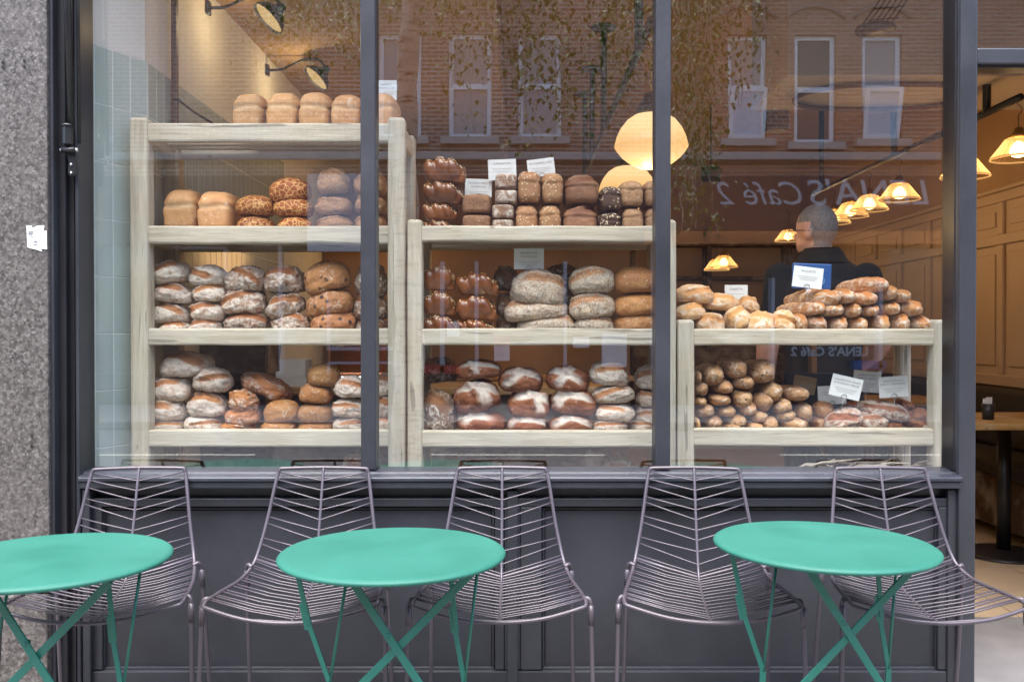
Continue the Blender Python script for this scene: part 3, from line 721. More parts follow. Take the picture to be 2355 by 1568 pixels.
def loaf_mesh(kind, shape, w, h, d, seed, nslash, amp):
    R = random.Random(seed); n, fs = CS; nx, ny, nz = n.T
    slash = np.zeros(len(n))
    if shape in ('tin', 'brick'):
        up = sstep(-.1, .5, nz); p = 7 - (3.8 if shape == 'tin' else .5)*up
    elif shape == 'stick':
        p = np.full(len(n), 2.5)
    else:
        p = 2.7 - .45*sstep(-.3, .5, nz)
    r = (np.abs(nx)**p + np.abs(ny)**p + np.abs(nz)**p)**(-1/p)
    u = n*r[:,None]
    base = .40 if shape == 'round' else .5
    zz = np.where(u[:,2] > 0, u[:,2]*(1-base), u[:,2]*base)          # loaf sits on a flatter, lower base
    if shape == 'round':
        zz = np.where(u[:,2] < 0, -base*np.clip(-u[:,2]*1.25, 0, 1)**.9, zz)
    P = np.stack([u[:,0]*w/2, u[:,1]*d/2, zz*h], 1)
    disp = vnoise(n, 1.6, seed)*amp*1.3 + vnoise(n, 5.5, seed+9, 4)*amp*.6 + vnoise(n, 13, seed+5, 2)*amp*.22
    if shape == 'tin':
        zr = P[:,2]/h
        cre = np.exp(-((zr-.10-.03*np.sin(nx*3+seed))/.035)**2); disp -= cre*.045          # oven-spring break under the dome
        P[:,0] *= 1 + .05*sstep(.06, .22, zr) - .03*sstep(-.1, -.5, zr); P[:,1] *= 1 + .03*sstep(.06, .22, zr)
        slash = np.exp(-((zr-.08)/.05)**2)*.8
    if shape == 'brick': disp *= .7
    for k in range(nslash):
        if shape == 'stick':
            # seen end on: one long cut along the top, opening to one side
            b0 = R.uniform(-.35, .35); q = nx - b0 - .2*ny; msk = sstep(.30, .16, np.abs(q))*sstep(.1, .5, nz)
            ear = np.exp(-((q-.24)/.09)**2)*sstep(.2, .6, nz)
        else:
            th = R.uniform(-.6, .6) + (k*1.5 if nslash > 1 else 0); c = np.array([R.uniform(-.45,.45), R.uniform(-.95,-.6), R.uniform(.30,.75)]); c /= np.linalg.norm(c)
            t1 = np.array([math.cos(th), -.15, math.sin(th)]); t1 -= c*t1.dot(c); t1 /= np.linalg.norm(t1); b1 = np.cross(c, t1)
            s_ = n@t1; q = n@b1 + .06*vnoise(n, 3, seed+k+40, 2); f = sstep(.15, .45, n@c); wd = R.uniform(.15, .30)
            msk = sstep(wd, wd*.6, np.abs(q))*sstep(.95, .6, np.abs(s_))*f
            ear = np.exp(-((q-wd)/.07)**2)*sstep(.85, .5, np.abs(s_))*f
        slash = np.maximum(slash, msk); disp += msk*(-.02) + ear*.12
    L = min(w, h, d)
    P += n*(disp*L)[:,None]
    P[:,2] -= P[:,2].min(); P[:,2] *= h/P[:,2].max()
    P[:,0] *= w/(P[:,0].max()-P[:,0].min())
    me = bpy.data.meshes.new(kind); me.from_pydata(P.tolist(), [], fs); me.update()
    me.polygons.foreach_set('use_smooth', [True]*len(fs))
    at = me.attributes.new('slash', 'FLOAT', 'POINT'); at.data.foreach_set('value', slash.astype(np.float32))
    me.materials.append(BREAD[kind]); return me
def plait_mesh(kind, w, h, d, seed):
    R = random.Random(seed); n, fs = CS_LO; m = MB(); N = 3
    m.add((n*np.array([w*.49, d*.44, h*.42]) + np.array([0,0,h*.42])).tolist(), fs)
    for k in range(N):
        for sgn in (-1, 1):
            cx = (k-(N-1)/2 + .25*sgn)/N*w*.84; a = math.radians(40*sgn + R.uniform(-8,8))
            e = n*np.array([w*.22, d*.22, h*.27])*(1+R.uniform(-.06,.06)); ca, sa = math.cos(a), math.sin(a)
            e = np.stack([e[:,0]*ca - e[:,2]*sa, e[:,1], e[:,0]*sa + e[:,2]*ca], 1)
            dz = h*.24*(2*cx/w)**2; m.add((e + np.array([cx*.9, sgn*d*.08 - d*.20, h*(.46 - .12*sgn) - dz])).tolist(), fs)
            m.add((e*.95 + np.array([cx*.9, sgn*d*.10 + d*.16, h*.56 - dz])).tolist(), fs)
    me = m.mesh(kind, None, True)
    ob = bpy.data.objects.new('tmp', me); COL.objects.link(ob)
    rm = ob.modifiers.new('r', 'REMESH'); rm.mode = 'VOXEL'; rm.voxel_size = max(.004, w/34); sm = ob.modifiers.new('s', 'SMOOTH'); sm.factor = .5; sm.iterations = 3
    dg = bpy.context.evaluated_depsgraph_get(); dg.update(); me2 = bpy.data.meshes.new_from_object(ob.evaluated_get(dg))
    bpy.data.objects.remove(ob); bpy.data.meshes.remove(me)
    a = np.empty(len(me2.vertices)*3); me2.vertices.foreach_get('co', a); a = a.reshape(-1,3)
    a[:,2] = np.maximum(a[:,2], a[:,2].min() + h*.26); a[:,2] -= a[:,2].min(); a[:,2] *= h/a[:,2].max(); a[:,0] *= w/(a[:,0].max()-a[:,0].min()); me2.vertices.foreach_set('co', a.ravel())
    me2.polygons.foreach_set('use_smooth', [True]*len(me2.polygons))
    me2.materials.clear(); me2.materials.append(BREAD[kind]); me2.update(); return me2
OCT_F = [(0,2,4),(2,1,4),(1,3,4),(3,0,4),(2,0,5),(1,2,5),(3,1,5),(0,3,5)]
def seeds_for(ob, me, n, size, mat, seed, zmin=.15, aspect=(1.0,.55,.32)):
    R = random.Random(seed); polys = [p for p in me.polygons if p.normal.z > zmin or p.normal.y < -.35]
    if zmin > .2: polys = [p for p in me.polygons if p.normal.z > zmin]
    if not polys: return
    wts = [p.area for p in polys]; m = MB(); mw = None
    for p in R.choices(polys, wts, k=n):
        nr = p.normal; t = nr.cross(Vector((R.uniform(-1,1), R.uniform(-1,1), R.uniform(-1,1)))).normalized(); b = nr.cross(t)
        vs = [me.vertices[i].co for i in p.vertices]; ww = [R.random() for _ in vs]; s_ = sum(ww)
        c = sum((v*q for v, q in zip(vs, ww)), Vector())/s_; k = size*R.uniform(.7, 1.25)
        a1, a2, a3 = t*k*aspect[0], b*k*aspect[1], nr*k*aspect[2]
        m.add([c+a1, c-a1, c+a2, c-a2, c+a3, c-a3], OCT_F)
    o = m.build('seeds', mat, ob); o['kind'] = 'stuff'

# kind: (object name, shape, depth rule, words, slashes, noise amplitude, seeds)
K = {
 'tin': ('tin_loaf','tin',.24,'white tin loaf',0,.02,None), 'tiger': ('tiger_loaf','round',.9,'crackled orange tiger loaf',0,.03,None),
 'poppy': ('poppy_seed_loaf','round',.9,'poppy seeded pale loaf',1,.03,('dark',110,.0022)), 'floury': ('floury_loaf','round',.95,'flour whitened round loaf',1,.06,None),
 'rustic': ('rustic_loaf','round',.95,'brown and floury rustic loaf',1,.07,None), 'fruit': ('fruit_loaf','round',.9,'golden fruit loaf',0,.05,None),
 'plain': ('round_roll','round',1.0,'plain golden round roll',0,.03,None), 'walnut': ('walnut_loaf','round',1.0,'knobbly walnut loaf',1,.09,None),
 'plait': ('plaited_loaf','plait',.8,'glossy brown plaited loaf',0,.0,('cream',190,.0036)), 'almond': ('plaited_loaf','plait',.8,'almond topped glossy plait',0,.0,('almond',70,.006)),
 'spelt': ('spelt_loaf','brick',.22,'dark spelt brick loaf',0,.03,('dark',60,.003)), 'gerrye': ('rye_loaf','brick',.2,'small floury rye brick',0,.03,None),
 'oat': ('oat_loaf','tin',.22,'oat flecked wholemeal tin loaf',0,.02,('oat',90,.0042)), 'brown': ('brown_tin_loaf','tin',.22,'wide brown tin loaf',1,.02,None),
 'dark': ('dark_seeded_loaf','tin',.2,'dark loaf crusted with pumpkin seeds',0,.03,('oat',170,.0045)), 'seeded': ('seeded_tin_loaf','tin',.22,'seed flecked tin loaf',0,.02,('dark',90,.0026)),
 'rye': ('seeded_rye_loaf','round',.8,'grey seeded rye loaf',1,.042,('grey',420,.0036)), 'dusky_rye': ('dusty_rye_loaf','round',.9,'dusky dusted loaf',1,.05,None),
 'golden': ('golden_loaf','round',.9,'smooth golden bloomer',0,.03,None), 'country': ('country_loaf','round',.9,'russet country loaf with floury stripes',2,.05,None),
 'pale': ('pale_loaf','round',.95,'pale floury loaf with brown split',1,.06,None), 'ciab': ('ciabatta','round',1.0,'floury ciabatta',1,.042,None),
 'bag': ('baguette','stick',.40,'floury baguette',1,.04,None), 'olive': ('olive_stick','stick',.28,'olive studded bread stick',0,.05,None),
 'flat': ('onion_loaf','round',.8,'flour streaked flat loaf',1,.08,None), 'twist': ('dark_twist_loaf','round',.8,'dark glazed knobbly loaf',0,.12,None),
}
def reg(name):
    ox, oy, s = {'1': (0,0,2.0478), '2': (0,650,1.96), '3': (1050,0,2.178), '4': (1050,650,1.96), '6': (1950,700,2.0694), 'D': (0,0,.7626)}[name]
    if name == 'D': return lambda x: x, lambda y: y
    return (lambda x: (ox + x/s)*.7626), (lambda y: (oy + y/s)*.7626)
LSEED = [100]; NLOAF = [0]
def loaf(kind, region, box, deck, label, back=0.0, bottom=False, tilt=0, ob=0, length=None, group=None):
    nm, shape, dr, words, nsl, amp, sd = K[kind]
    fx, fy = reg(region); x0, y0, x1, y1 = fx(box[0]), fy(box[1]), fx(box[2]), fy(box[3])
    yc = YR + .13 + back; w, h = M(x1-x0, yc), M(y1-y0, yc); zt, zb = Z(y0, yc), Z(y1, yc)
    if bottom: zb = deck; h = max(zt - zb, .035)
    LSEED[0] += 1; seed = LSEED[0]
    if shape == 'round':
        RR = random.Random(seed*3); tilt += RR.uniform(-5, 5); h *= 1.07; w *= 1.04; zb -= h*.03 if not bottom else 0
    elif shape == 'stick': w *= 1.05; h *= 1.06; zb -= 0 if bottom else h*.03
    d = dr if dr > .5 else 0
    if shape == 'stick':
        L = length or dr; yaw = 0; cw = w
        if ob: cw = min(w, h*1.05); yaw = ob*math.asin(min(.9, max(0, (w-cw)/L)))
        me = loaf_mesh(kind, shape, cw, h, L, seed, nsl, amp); yc = YR + .03 + back + (L/2)*math.cos(yaw)
        # hold the picture width at the near end
    elif shape == 'plait':
        me = plait_mesh('plait', w, h, min(.2, w*.8), seed); yaw = 0
    elif shape in ('tin', 'brick'):
        me = loaf_mesh(kind, shape, w, h, dr, seed, nsl, amp); yaw = 0; yc = YR + .055 + back + dr/2
    else:
        dd = min(.26, max(.12, w*dr)); me = loaf_mesh(kind, shape, w, h, dd, seed, nsl, amp); yaw = 0; yc = YR + .058 + back + dd/2
    xc = X((x0+x1)/2, YR + .13 + back)
    if shape == 'stick' and not ob: xc = X((x0+x1)/2, YR + .06 + back)
    o = link(nm, me); o.location = (xc, yc, zb)
    if tilt:
        mid = Vector((xc, yc, zb + h/2)); rot = Matrix.Rotation(math.radians(tilt), 4, 'Y')
        o.matrix_world = Matrix.Translation(mid) @ rot @ Matrix.Translation((0,0,-h/2))
    elif yaw: o.rotation_euler = (0, 0, yaw)
    label = label.replace(' one down', '').replace(' one ', ' ')
    if len(label.split()) > 16: label = label.replace(' the ', ' ').replace('pale floury loaf with brown split', 'pale floury loaf').replace('russet country loaf with floury stripes','russet striped loaf').replace('dark loaf crusted with pumpkin seeds','dark seed crusted loaf')
    tag(o, label, 'bread', group or 'loaves on the bread racks'); NLOAF[0] += 1
    if sd: seeds_for(o, me, sd[1], sd[2], SEEDS[sd[0]], seed, .35 if shape == 'plait' else .05)
    return o
ORD = ['top', 'second', 'third', 'fourth']
def stack(kind, region, where, boxes, deck, back=0.0, allbottom=True, words=None):
    n = len(boxes); wd = words or K[kind][3]
    for i, b in enumerate(boxes):
        bx, tilt = b[:4], (b[4] if len(b) > 4 else 0); last = (i == n-1) and allbottom
        pos = 'only one' if n == 1 else ('bottom one' if i == n-1 else ORD[i] + (' one down' if i else ' one'))
        loaf(kind, region, bx, deck, f'{wd}, {pos} {where}', back, last, tilt)

# --- tall rack
T1 = 'of the row on top of the tall rack'
for i, b in enumerate([(543,219,617,285),(619,217,694,286),(693,217,767,286),(766,222,838,286),(842,218,915,286)]):
    loaf('tin', 'D', b, D1[0], 'white tin loaf, ' + ['first from left','second from left','third from left','fourth from left','last, right of the mullion,'][i] + ' ' + T1, bottom=True)
S2 = "on the tall rack's second shelf"
loaf('tin', '1', (1040,1170,1250,1388), D1[1], f'white tin loaf at the left end {S2}', bottom=True)
loaf('tin', '1', (1244,1180,1462,1388), D1[1], f'white tin loaf beside the tiger loaves {S2}', bottom=True)
stack('tiger', '1', f'of the short tiger stack {S2}', [(1468,1215,1702,1338),(1475,1342,1702,1392)], D1[1])
stack('tiger', '1', f'of the tall tiger stack {S2}', [(1675,1105,1915,1250,-8),(1700,1228,1935,1342),(1730,1346,1930,1400)], D1[1])
stack('poppy', '1', f'of the poppy stack left of the mullion {S2}', [(1965,1055,2168,1208),(1960,1222,2180,1338),(1970,1342,2190,1400)], D1[1])
stack('poppy', 'D', f'of the stack behind the first mullion {S2}', [(818,398,892,450),(820,452,892,495),(820,497,890,522)], D1[1])
S3 = "on the tall rack's third shelf"
stack('floury', '2', f'in the leftmost stack {S3}', [(905,275,1130,405,-4),(915,400,1150,520,3),(900,515,1130,636,-2),(960,628,1130,662)], D1[2])
stack('floury', '2', f'in the second stack {S3}', [(1130,295,1345,415,-6),(1155,405,1345,512,3),(1140,508,1345,622,5),(1130,612,1320,665)], D1[2])
stack('rustic', '2', f'in the third stack {S3}', [(1340,300,1575,450),(1315,432,1575,580,-4),(1328,572,1590,665)], D1[2])
stack('rustic', '2', f'in the fourth stack {S3}', [(1568,305,1805,462,-4),(1572,455,1800,600,-20),(1615,580,1835,665)], D1[2])
stack('fruit', '2', f'in the dotted fruit stack {S3}', [(1790,268,2065,450,-12),(1808,432,2088,592,-14),(1838,562,2110,665)], D1[2])
stack('dusky_rye', 'D', f'in the stack behind the first mullion {S3}', [(820,607,893,682),(815,680,893,732),(818,728,895,757)], D1[2], .03)
S4 = "on the tall rack's fourth shelf"
stack('pale', '2', f'in the leftmost stack {S4}', [(930,800,1245,955,-10),(900,950,1140,1096,2),(885,1085,1105,1208,3),(885,1200,1095,1264)], D1[3])
stack('pale', '2', f'in the second stack {S4}', [(1148,893,1375,1036,4),(1122,1040,1345,1182,2),(1100,1180,1320,1266)], D1[3])
loaf('walnut', '2', (1415,950,1725,1062), D1[3], f'long walnut baton slanting across the middle {S4}', .04, tilt=27)
stack('walnut', '2', f'in the small stack under the slanting baton {S4}', [(1365,1022,1535,1153,12),(1338,1120,1540,1236,-3),(1310,1215,1505,1266)], D1[3])
stack('plain', '2', f'of the pair under the baton {S4}', [(1568,1090,1768,1215),(1550,1207,1752,1266)], D1[3])
stack('plain', '2', f'in the tall roll stack {S4}', [(1825,877,2015,1005),(1780,990,1965,1102),(1768,1103,1968,1217),(1770,1212,1968,1264)], D1[3])
stack('pale', '2', f'in the stack left of the mullion {S4}', [(1985,945,2170,1072),(1968,1080,2165,1187),(1975,1185,2155,1264)], D1[3])
stack('pale', 'D', f'in the stack right of the mullion {S4}', [(858,858,928,910),(856,908,926,956),(858,955,926,990)], D1[3], .05)
S5 = 'just above the window sill'
loaf('pale', 'D', (785,1047,860,1100), D1[4], f'pale floury loaf by the first mullion {S5}', .04, True)

# --- middle rack
S1 = 'on top of the middle rack'
stack('plait', '3', f'of the seeded plait stack {S1}', [(500,1045,778,1205,3),(495,1200,755,1345,2),(495,1342,722,1452),(490,1452,715,1485)], D2[0])
stack('spelt', '3', f'of the pair under the spelt card {S1}', [(752,1290,945,1418),(752,1422,945,1485)], D2[0])
stack('gerrye', '3', f'of the narrow stack {S1}', [(965,1160,1110,1262),(965,1262,1112,1356),(945,1357,1090,1452),(945,1452,1090,1485)], D2[0])
stack('oat', '3', f'of the left oat pair {S1}', [(1108,1130,1268,1347),(1095,1350,1247,1485)], D2[0])
stack('oat', '3', f'of the right oat pair {S1}', [(1265,1143,1412,1347),(1249,1350,1398,1485)], D2[0])
stack('brown', '3', f'of the pair beside the oat loaves {S1}', [(1412,1160,1645,1352),(1402,1358,1634,1485)], D2[0])
stack('dark', '3', f'of the pair {S1}', [(1645,1232,1790,1400),(1632,1402,1785,1485)], D2[0])
stack('seeded', '3', f'of the pair left of the second mullion {S1}', [(1772,1193,1930,1368),(1785,1368,1930,1485)], D2[0])
stack('seeded', '3', f'of the pair behind the second mullion {S1}', [(1928,1193,2080,1368),(1935,1368,2080,1485)], D2[0])
S2 = "on the middle rack's second shelf"
stack('plait', '4', f'of the dark stack beside the post {S2}', [(445,298,638,442),(445,448,640,588),(445,588,650,662)], D2[1])
stack('almond', '4', f'in its stack {S2}', [(640,338,890,472),(645,472,880,614),(640,610,860,662)], D2[1])
stack('rye', '4', f'of the big central stack {S2}', [(968,322,1290,538,8),(925,490,1298,625,-6),(1000,588,1340,662)], D2[1])
stack('rye', '4', f'of the neat right hand stack {S2}', [(1305,303,1575,462),(1305,455,1570,608),(1335,600,1568,662)], D2[1])
stack('golden', '4', f'of the stack by the second mullion {S2}', [(1560,305,1850,458),(1565,455,1850,592),(1570,575,1850,662)], D2[1])
stack('dusky_rye', '4', f'of the back stack beside the almond plaits {S2}', [(860,302,1010,445),(868,462,1010,590),(875,592,1010,658)], D2[1], .13)
stack('dusky_rye', '4', f'behind the two rye stacks {S2}', [(1160,292,1375,410),(1170,412,1370,530),(1180,532,1370,660)], D2[1], .14)
S3 = "on the middle rack's bottom shelf"
loaf('dusky_rye', '4', (425,1040,640,1268), D2[2], f'dusky loaf stood on its side by the post {S3}', 0, True)
stack('country', '4', f'in the first stack {S3}', [(635,845,900,962),(620,970,893,1158,-12),(640,1142,930,1268)], D2[2])
stack('country', '4', f'in the second stack {S3}', [(890,895,1150,1038,-4),(945,1020,1195,1190,8),(940,1165,1172,1268)], D2[2])
stack('country', '4', f'in the third stack {S3}', [(1175,880,1428,1038,5),(1198,1015,1470,1172,3),(1180,1165,1447,1268)], D2[2])
stack('pale', '4', f'in the stack right of the russet loaves {S3}', [(1425,862,1655,1000,5),(1440,998,1690,1106),(1460,1100,1690,1207),(1440,1202,1647,1268)], D2[2])
stack('pale', '4', f'in the stack by the second mullion {S3}', [(1690,880,1870,1022,8),(1700,1028,1880,1127),(1700,1112,1880,1236,10),(1650,1202,1835,1268)], D2[2], .05)
loaf('dusky_rye', '4', (445,835,640,985), D2[2], f'dusky loaf at the back beside the post {S3}', .15)
for b, nm in (((525,1415,735,1520),'near the left post of the middle rack'),((800,1440,985,1520),'under the middle of the middle rack'),((1495,1425,1705,1520),'near the right end of the middle rack')):
    loaf('pale', '4', b, D2[3], f'pale floury loaf {nm} {S5}', .02, True)

# --- low rack
S1 = 'atop the low rack'
for b, nm, bk_, tl_ in (((180,330,410,442),'topmost, beside the mullion',.02,4),((355,385,565,487),'in the middle of the heap',.04,6),((555,403,693,507),'at the back under its card',.10,14),
        ((178,440,358,550),'lying over the corner post',.0,-4),((300,510,483,607),'in front, leftmost',-.02,6),((478,470,633,607),'in front, tilted upward',-.01,-32),((585,498,785,604),'in front, long and slanting',-.01,-12),((768,492,922,600),'in front, next to the baguettes',.0,4)):
    loaf('ciab', '6', b, D3[0], f'floury ciabatta {nm}, {S1}', bk_, nm.startswith('in front') and tl_ not in (-32,), tl_)
rows = [('bottom', [(922,510,1020,597),(1023,512,1142,597),(1150,524,1272,597),(1283,520,1399,597),(1412,516,1537,597),(1537,505,1660,597),(1660,510,1797,597)]),
        ('second', [(885,435,1092,527,1),(1098,443,1252,535),(1242,435,1362,539),(1363,452,1462,535),(1487,428,1600,525),(1603,427,1742,532)]),
        ('third', [(922,352,1197,470,1),(1193,350,1326,457),(1320,365,1463,467),(1480,330,1577,437),(1573,357,1662,449)]),
        ('top', [(1278,278,1487,387,1)])]
for rn, bs in rows:
    for i, b in enumerate(bs):
        loaf('bag', '6', b[:4], D3[0], f'floury baguette, {["first","second","third","fourth","fifth","sixth","last"][i]} from left in the {rn} row {S1}' if len(bs) > 1 else f'floury baguette lying slantwise at the peak of the heap {S1}',
             .0, rn == 'bottom', 0, b[4] if len(b) > 4 else 0, .34)
S2 = "on the low rack's lower shelf"
rows = [('highest', [(300,858,352,947),(357,825,497,954),(497,785,650,917),(670,795,822,942)]),
        ('second', [(300,930,392,1022),(435,918,552,1012),(555,890,687,978)]),
        ('third', [(300,1015,385,1087),(402,1000,540,1080),(545,978,678,1094),(680,990,803,1122),(740,925,865,1060)]),
        ('fourth', [(305,1060,438,1152),(442,1075,573,1152),(590,1050,705,1142),(790,1030,920,1130),(885,960,1032,1052)]),
        ('fifth', [(360,1133,490,1228),(500,1125,642,1220),(652,1098,775,1194),(815,1097,948,1182),(945,1060,1050,1177)]),
        ('bottom', [(300,1150,340,1226),(490,1192,600,1226),(640,1178,740,1226),(720,1145,838,1226),(855,1152,1025,1226)])]
for rn, bs in rows:
    for i, b in enumerate(bs):
        loaf('olive', '6', b, D3[1], f'olive studded bread stick, {["first","second","third","fourth","fifth"][i]} from left in {rn} layer {S2}', .02 if rn != 'bottom' else 0, rn == 'bottom', tilt=(35 if b[0] in (680,740) else 0))
stack('plain', '6', f'of pair right of olive sticks, {S2}', [(1035,1055,1148,1148),(1020,1146,1112,1224)], D3[1], .06)
for kd, b, nm, bk_, tl_, bt in (('flat',(1098,1098,1338,1228),'nearest the front, tilted',0,-22,False),('flat',(1318,1050,1630,1165),'longest, lying on top',.05,13,False),('flat',(1230,1120,1488,1226),'under the longest one',.03,-8,True),
        ('twist',(1600,1102,1785,1226),'beside the right post',.06,0,True),('twist',(1540,1040,1648,1120),'behind the longest floury loaf',.14,10,False),('twist',(1235,1050,1352,1120),'behind the card wires',.13,0,False),('twist',(1440,1180,1570,1226),'lowest, under the floury loaves',.05,0,True)):
    loaf(kd, '6', b, D3[1], f'{K[kd][3]} {nm}, {S2}', bk_, bt, tl_)

# ------------------------------------------------------------------ label cards on wire holders
def card(region, box, title, label, yy, tilt=0, mat='card', lines=3, wire=None, deck=None, tsize=.0105):
    fx, fy = reg(region); x0, y0, x1, y1 = [f(v) for f, v in zip((fx,fy,fx,fy), box)]
    w, h = M(x1-x0, yy), M(y1-y0, yy); cx_, cz = X((x0+x1)/2, yy), Z((y0+y1)/2, yy)
    t = thing('label_card', label, 'label card', (cx_, yy, cz), group='bread label cards'); t.rotation_euler = (0, math.radians(tilt), 0)
    MB().box(-w/2, w/2, -.0006, .0006, -h/2, h/2).build('card', MAT[mat], t)
    nl = len(title)
    for i, s in enumerate(title):
        text_mesh(s, tsize, MAT['print'], t, Matrix.Translation((0, -.0012, h*.5 - .020 - i*tsize*1.25)) @ RT, width=min(w*.86, len(s)*tsize*.62))
    if lines:
        m = MB(); z = h*.5 - .026 - nl*tsize*1.25 + .004
        for i in range(lines):
            ww = w*(.36 - .05*(i%3)); m.box(-ww, ww, -.0012, -.0008, z - i*.0065 - .0018, z - i*.0065)
        o = m.build('fine_print', MAT['print_soft'], t); o['kind'] = 'stuff'
    r = .010; cz2 = -h/2 + (.004 if wire is None else wire)
    ring = [(r*math.cos(a), -.003, cz2 + r*math.sin(a)) for a in [k*math.pi/8 - math.pi/2 for k in range(17)]]
    MB().tube(ring + [(0, -.002, cz2 - r*1.05), (.004, .004, cz2 - .05), (.002, .02, cz2 - .085)], .0011, 6).build('wire_holder', MAT['wire'], t, True)
    return t
card('D', (866,187,913,232), ['BARNET', 'SANDWICH LOAF'], 'white card behind the last tin loaf on the tall rack', YR+.24, 0, lines=2)
card('3', (768,1178,944,1296), ['DANISH SPELT', 'SOURDOUGH'], 'white DANISH SPELT SOURDOUGH card above the spelt loaves', YR+.24, 2)
card('3', (920,1050,1104,1186), ['GERMAN RYE'], 'white GERMAN RYE card above the narrow rye stack', YR+.22, -2)
card('3', (1178,1046,1356,1160), ['WHOLEMEAL LOAF'], 'white WHOLEMEAL LOAF card above the oat loaves', YR+.24, -7)
card('4', (980,196,1157,318), ['SEEDED RYE', 'SOURDOUGH'], 'cream SEEDED RYE SOURDOUGH card above the big rye loaves', YR+.13, 0)
card('6', (487,330,630,440), ['CIABATTA'], 'white CIABATTA card behind the ciabatta heap', YR+.30, 0, lines=1)
card('6', (912,218,1098,348), ['BAGUETTE'], 'white BAGUETTE card on a tall wire above the baguettes', YR+.10, 7)
card('6', (915,898,1058,1008), ['RAISIN'], 'brown kraft card behind the olive sticks', YR+.26, 10, 'kraft')
card('6', (1070,958,1245,1075), [], 'blank fronted white card beside the reddish rolls', YR+.20, -3, lines=3)
card('6', (1148,900,1343,1035), ['CARAMELISED ONION', '& ROSEMARY BREAD'], 'white CARAMELISED ONION & ROSEMARY BREAD card tilted over floury loaf', YR+.08, 13, tsize=.0095)
card('6', (1290,866,1462,998), ['CARAMELISED', 'GARLIC BREAD'], 'white CARAMELISED GARLIC BREAD card behind the onion bread card', YR+.20, 5, tsize=.0095)
card('6', (1450,900,1632,1030), ['SWEET POTATO &', "GOAT'S CHEESE BREAD"], "white SWEET POTATO & GOAT'S CHEESE BREAD card by the rack post", YR+.14, -4, tsize=.009)
fx, fy = reg('6'); yy = YR+.19
bs_ = thing('blue_sign', 'blue plastic board behind the BAGUETTE card', 'sign', (X(fx(1028),yy), yy, Z(fy(355),yy)))
w, h = M(fx(1150)-fx(906), yy), M(fy(355)-fy(196), yy)
MB().box(-w/2, w/2, 0, .008, 0, h).build('board', MAT['blue_plastic'], bs_, bevel=.006); bs_.rotation_euler = (0, math.radians(2), 0)
MB().tube([(.036+.011*math.cos(k*math.pi/12), -.001, h*.33+.014*math.sin(k*math.pi/12)) for k in range(24)], .0022, 6, closed=True).build('ring_mark', simple('pale_blue', (.15,.30,.55), .5), bs_, True)
MB().box(-.02, .02, .002, .006, -.11, -.0005).build('stem', MAT['white_plastic'], bs_)

# dry twigs lying behind the sill under the low rack
tw = thing('kindling', 'heap of dry grey kindling just above the sill under the low rack', 'kindling', (X(fx(1350), .12), .10, ZS))
R = random.Random(5); yk = .085
MB().box(-.30, .24, -.05, .06, -.10, -.045).build('ledge', MAT['wood_x'], tw)
for k in range(26):
    a0_ = R.uniform(-.26, .06); L = R.uniform(.10, .20); z0 = R.uniform(-.045, -.005); z1 = z0 + R.uniform(.0, .035) + .03*(a0_+.26)
    pts = [(a0_ + L*t, R.uniform(-.03,.03) + .01*math.sin(t*6), z0 + (z1-z0)*t + .006*math.sin(t*5+k)) for t in (0,.25,.5,.75,1)]
    m = MB(); r0 = R.uniform(.003,.0065); m.tube(pts, [r0*.6, r0, r0*1.1, r0*.9, r0*.3], 5)
    m.build('stick', MAT['twig'] if k % 3 else MAT['dark_wood'], tw)

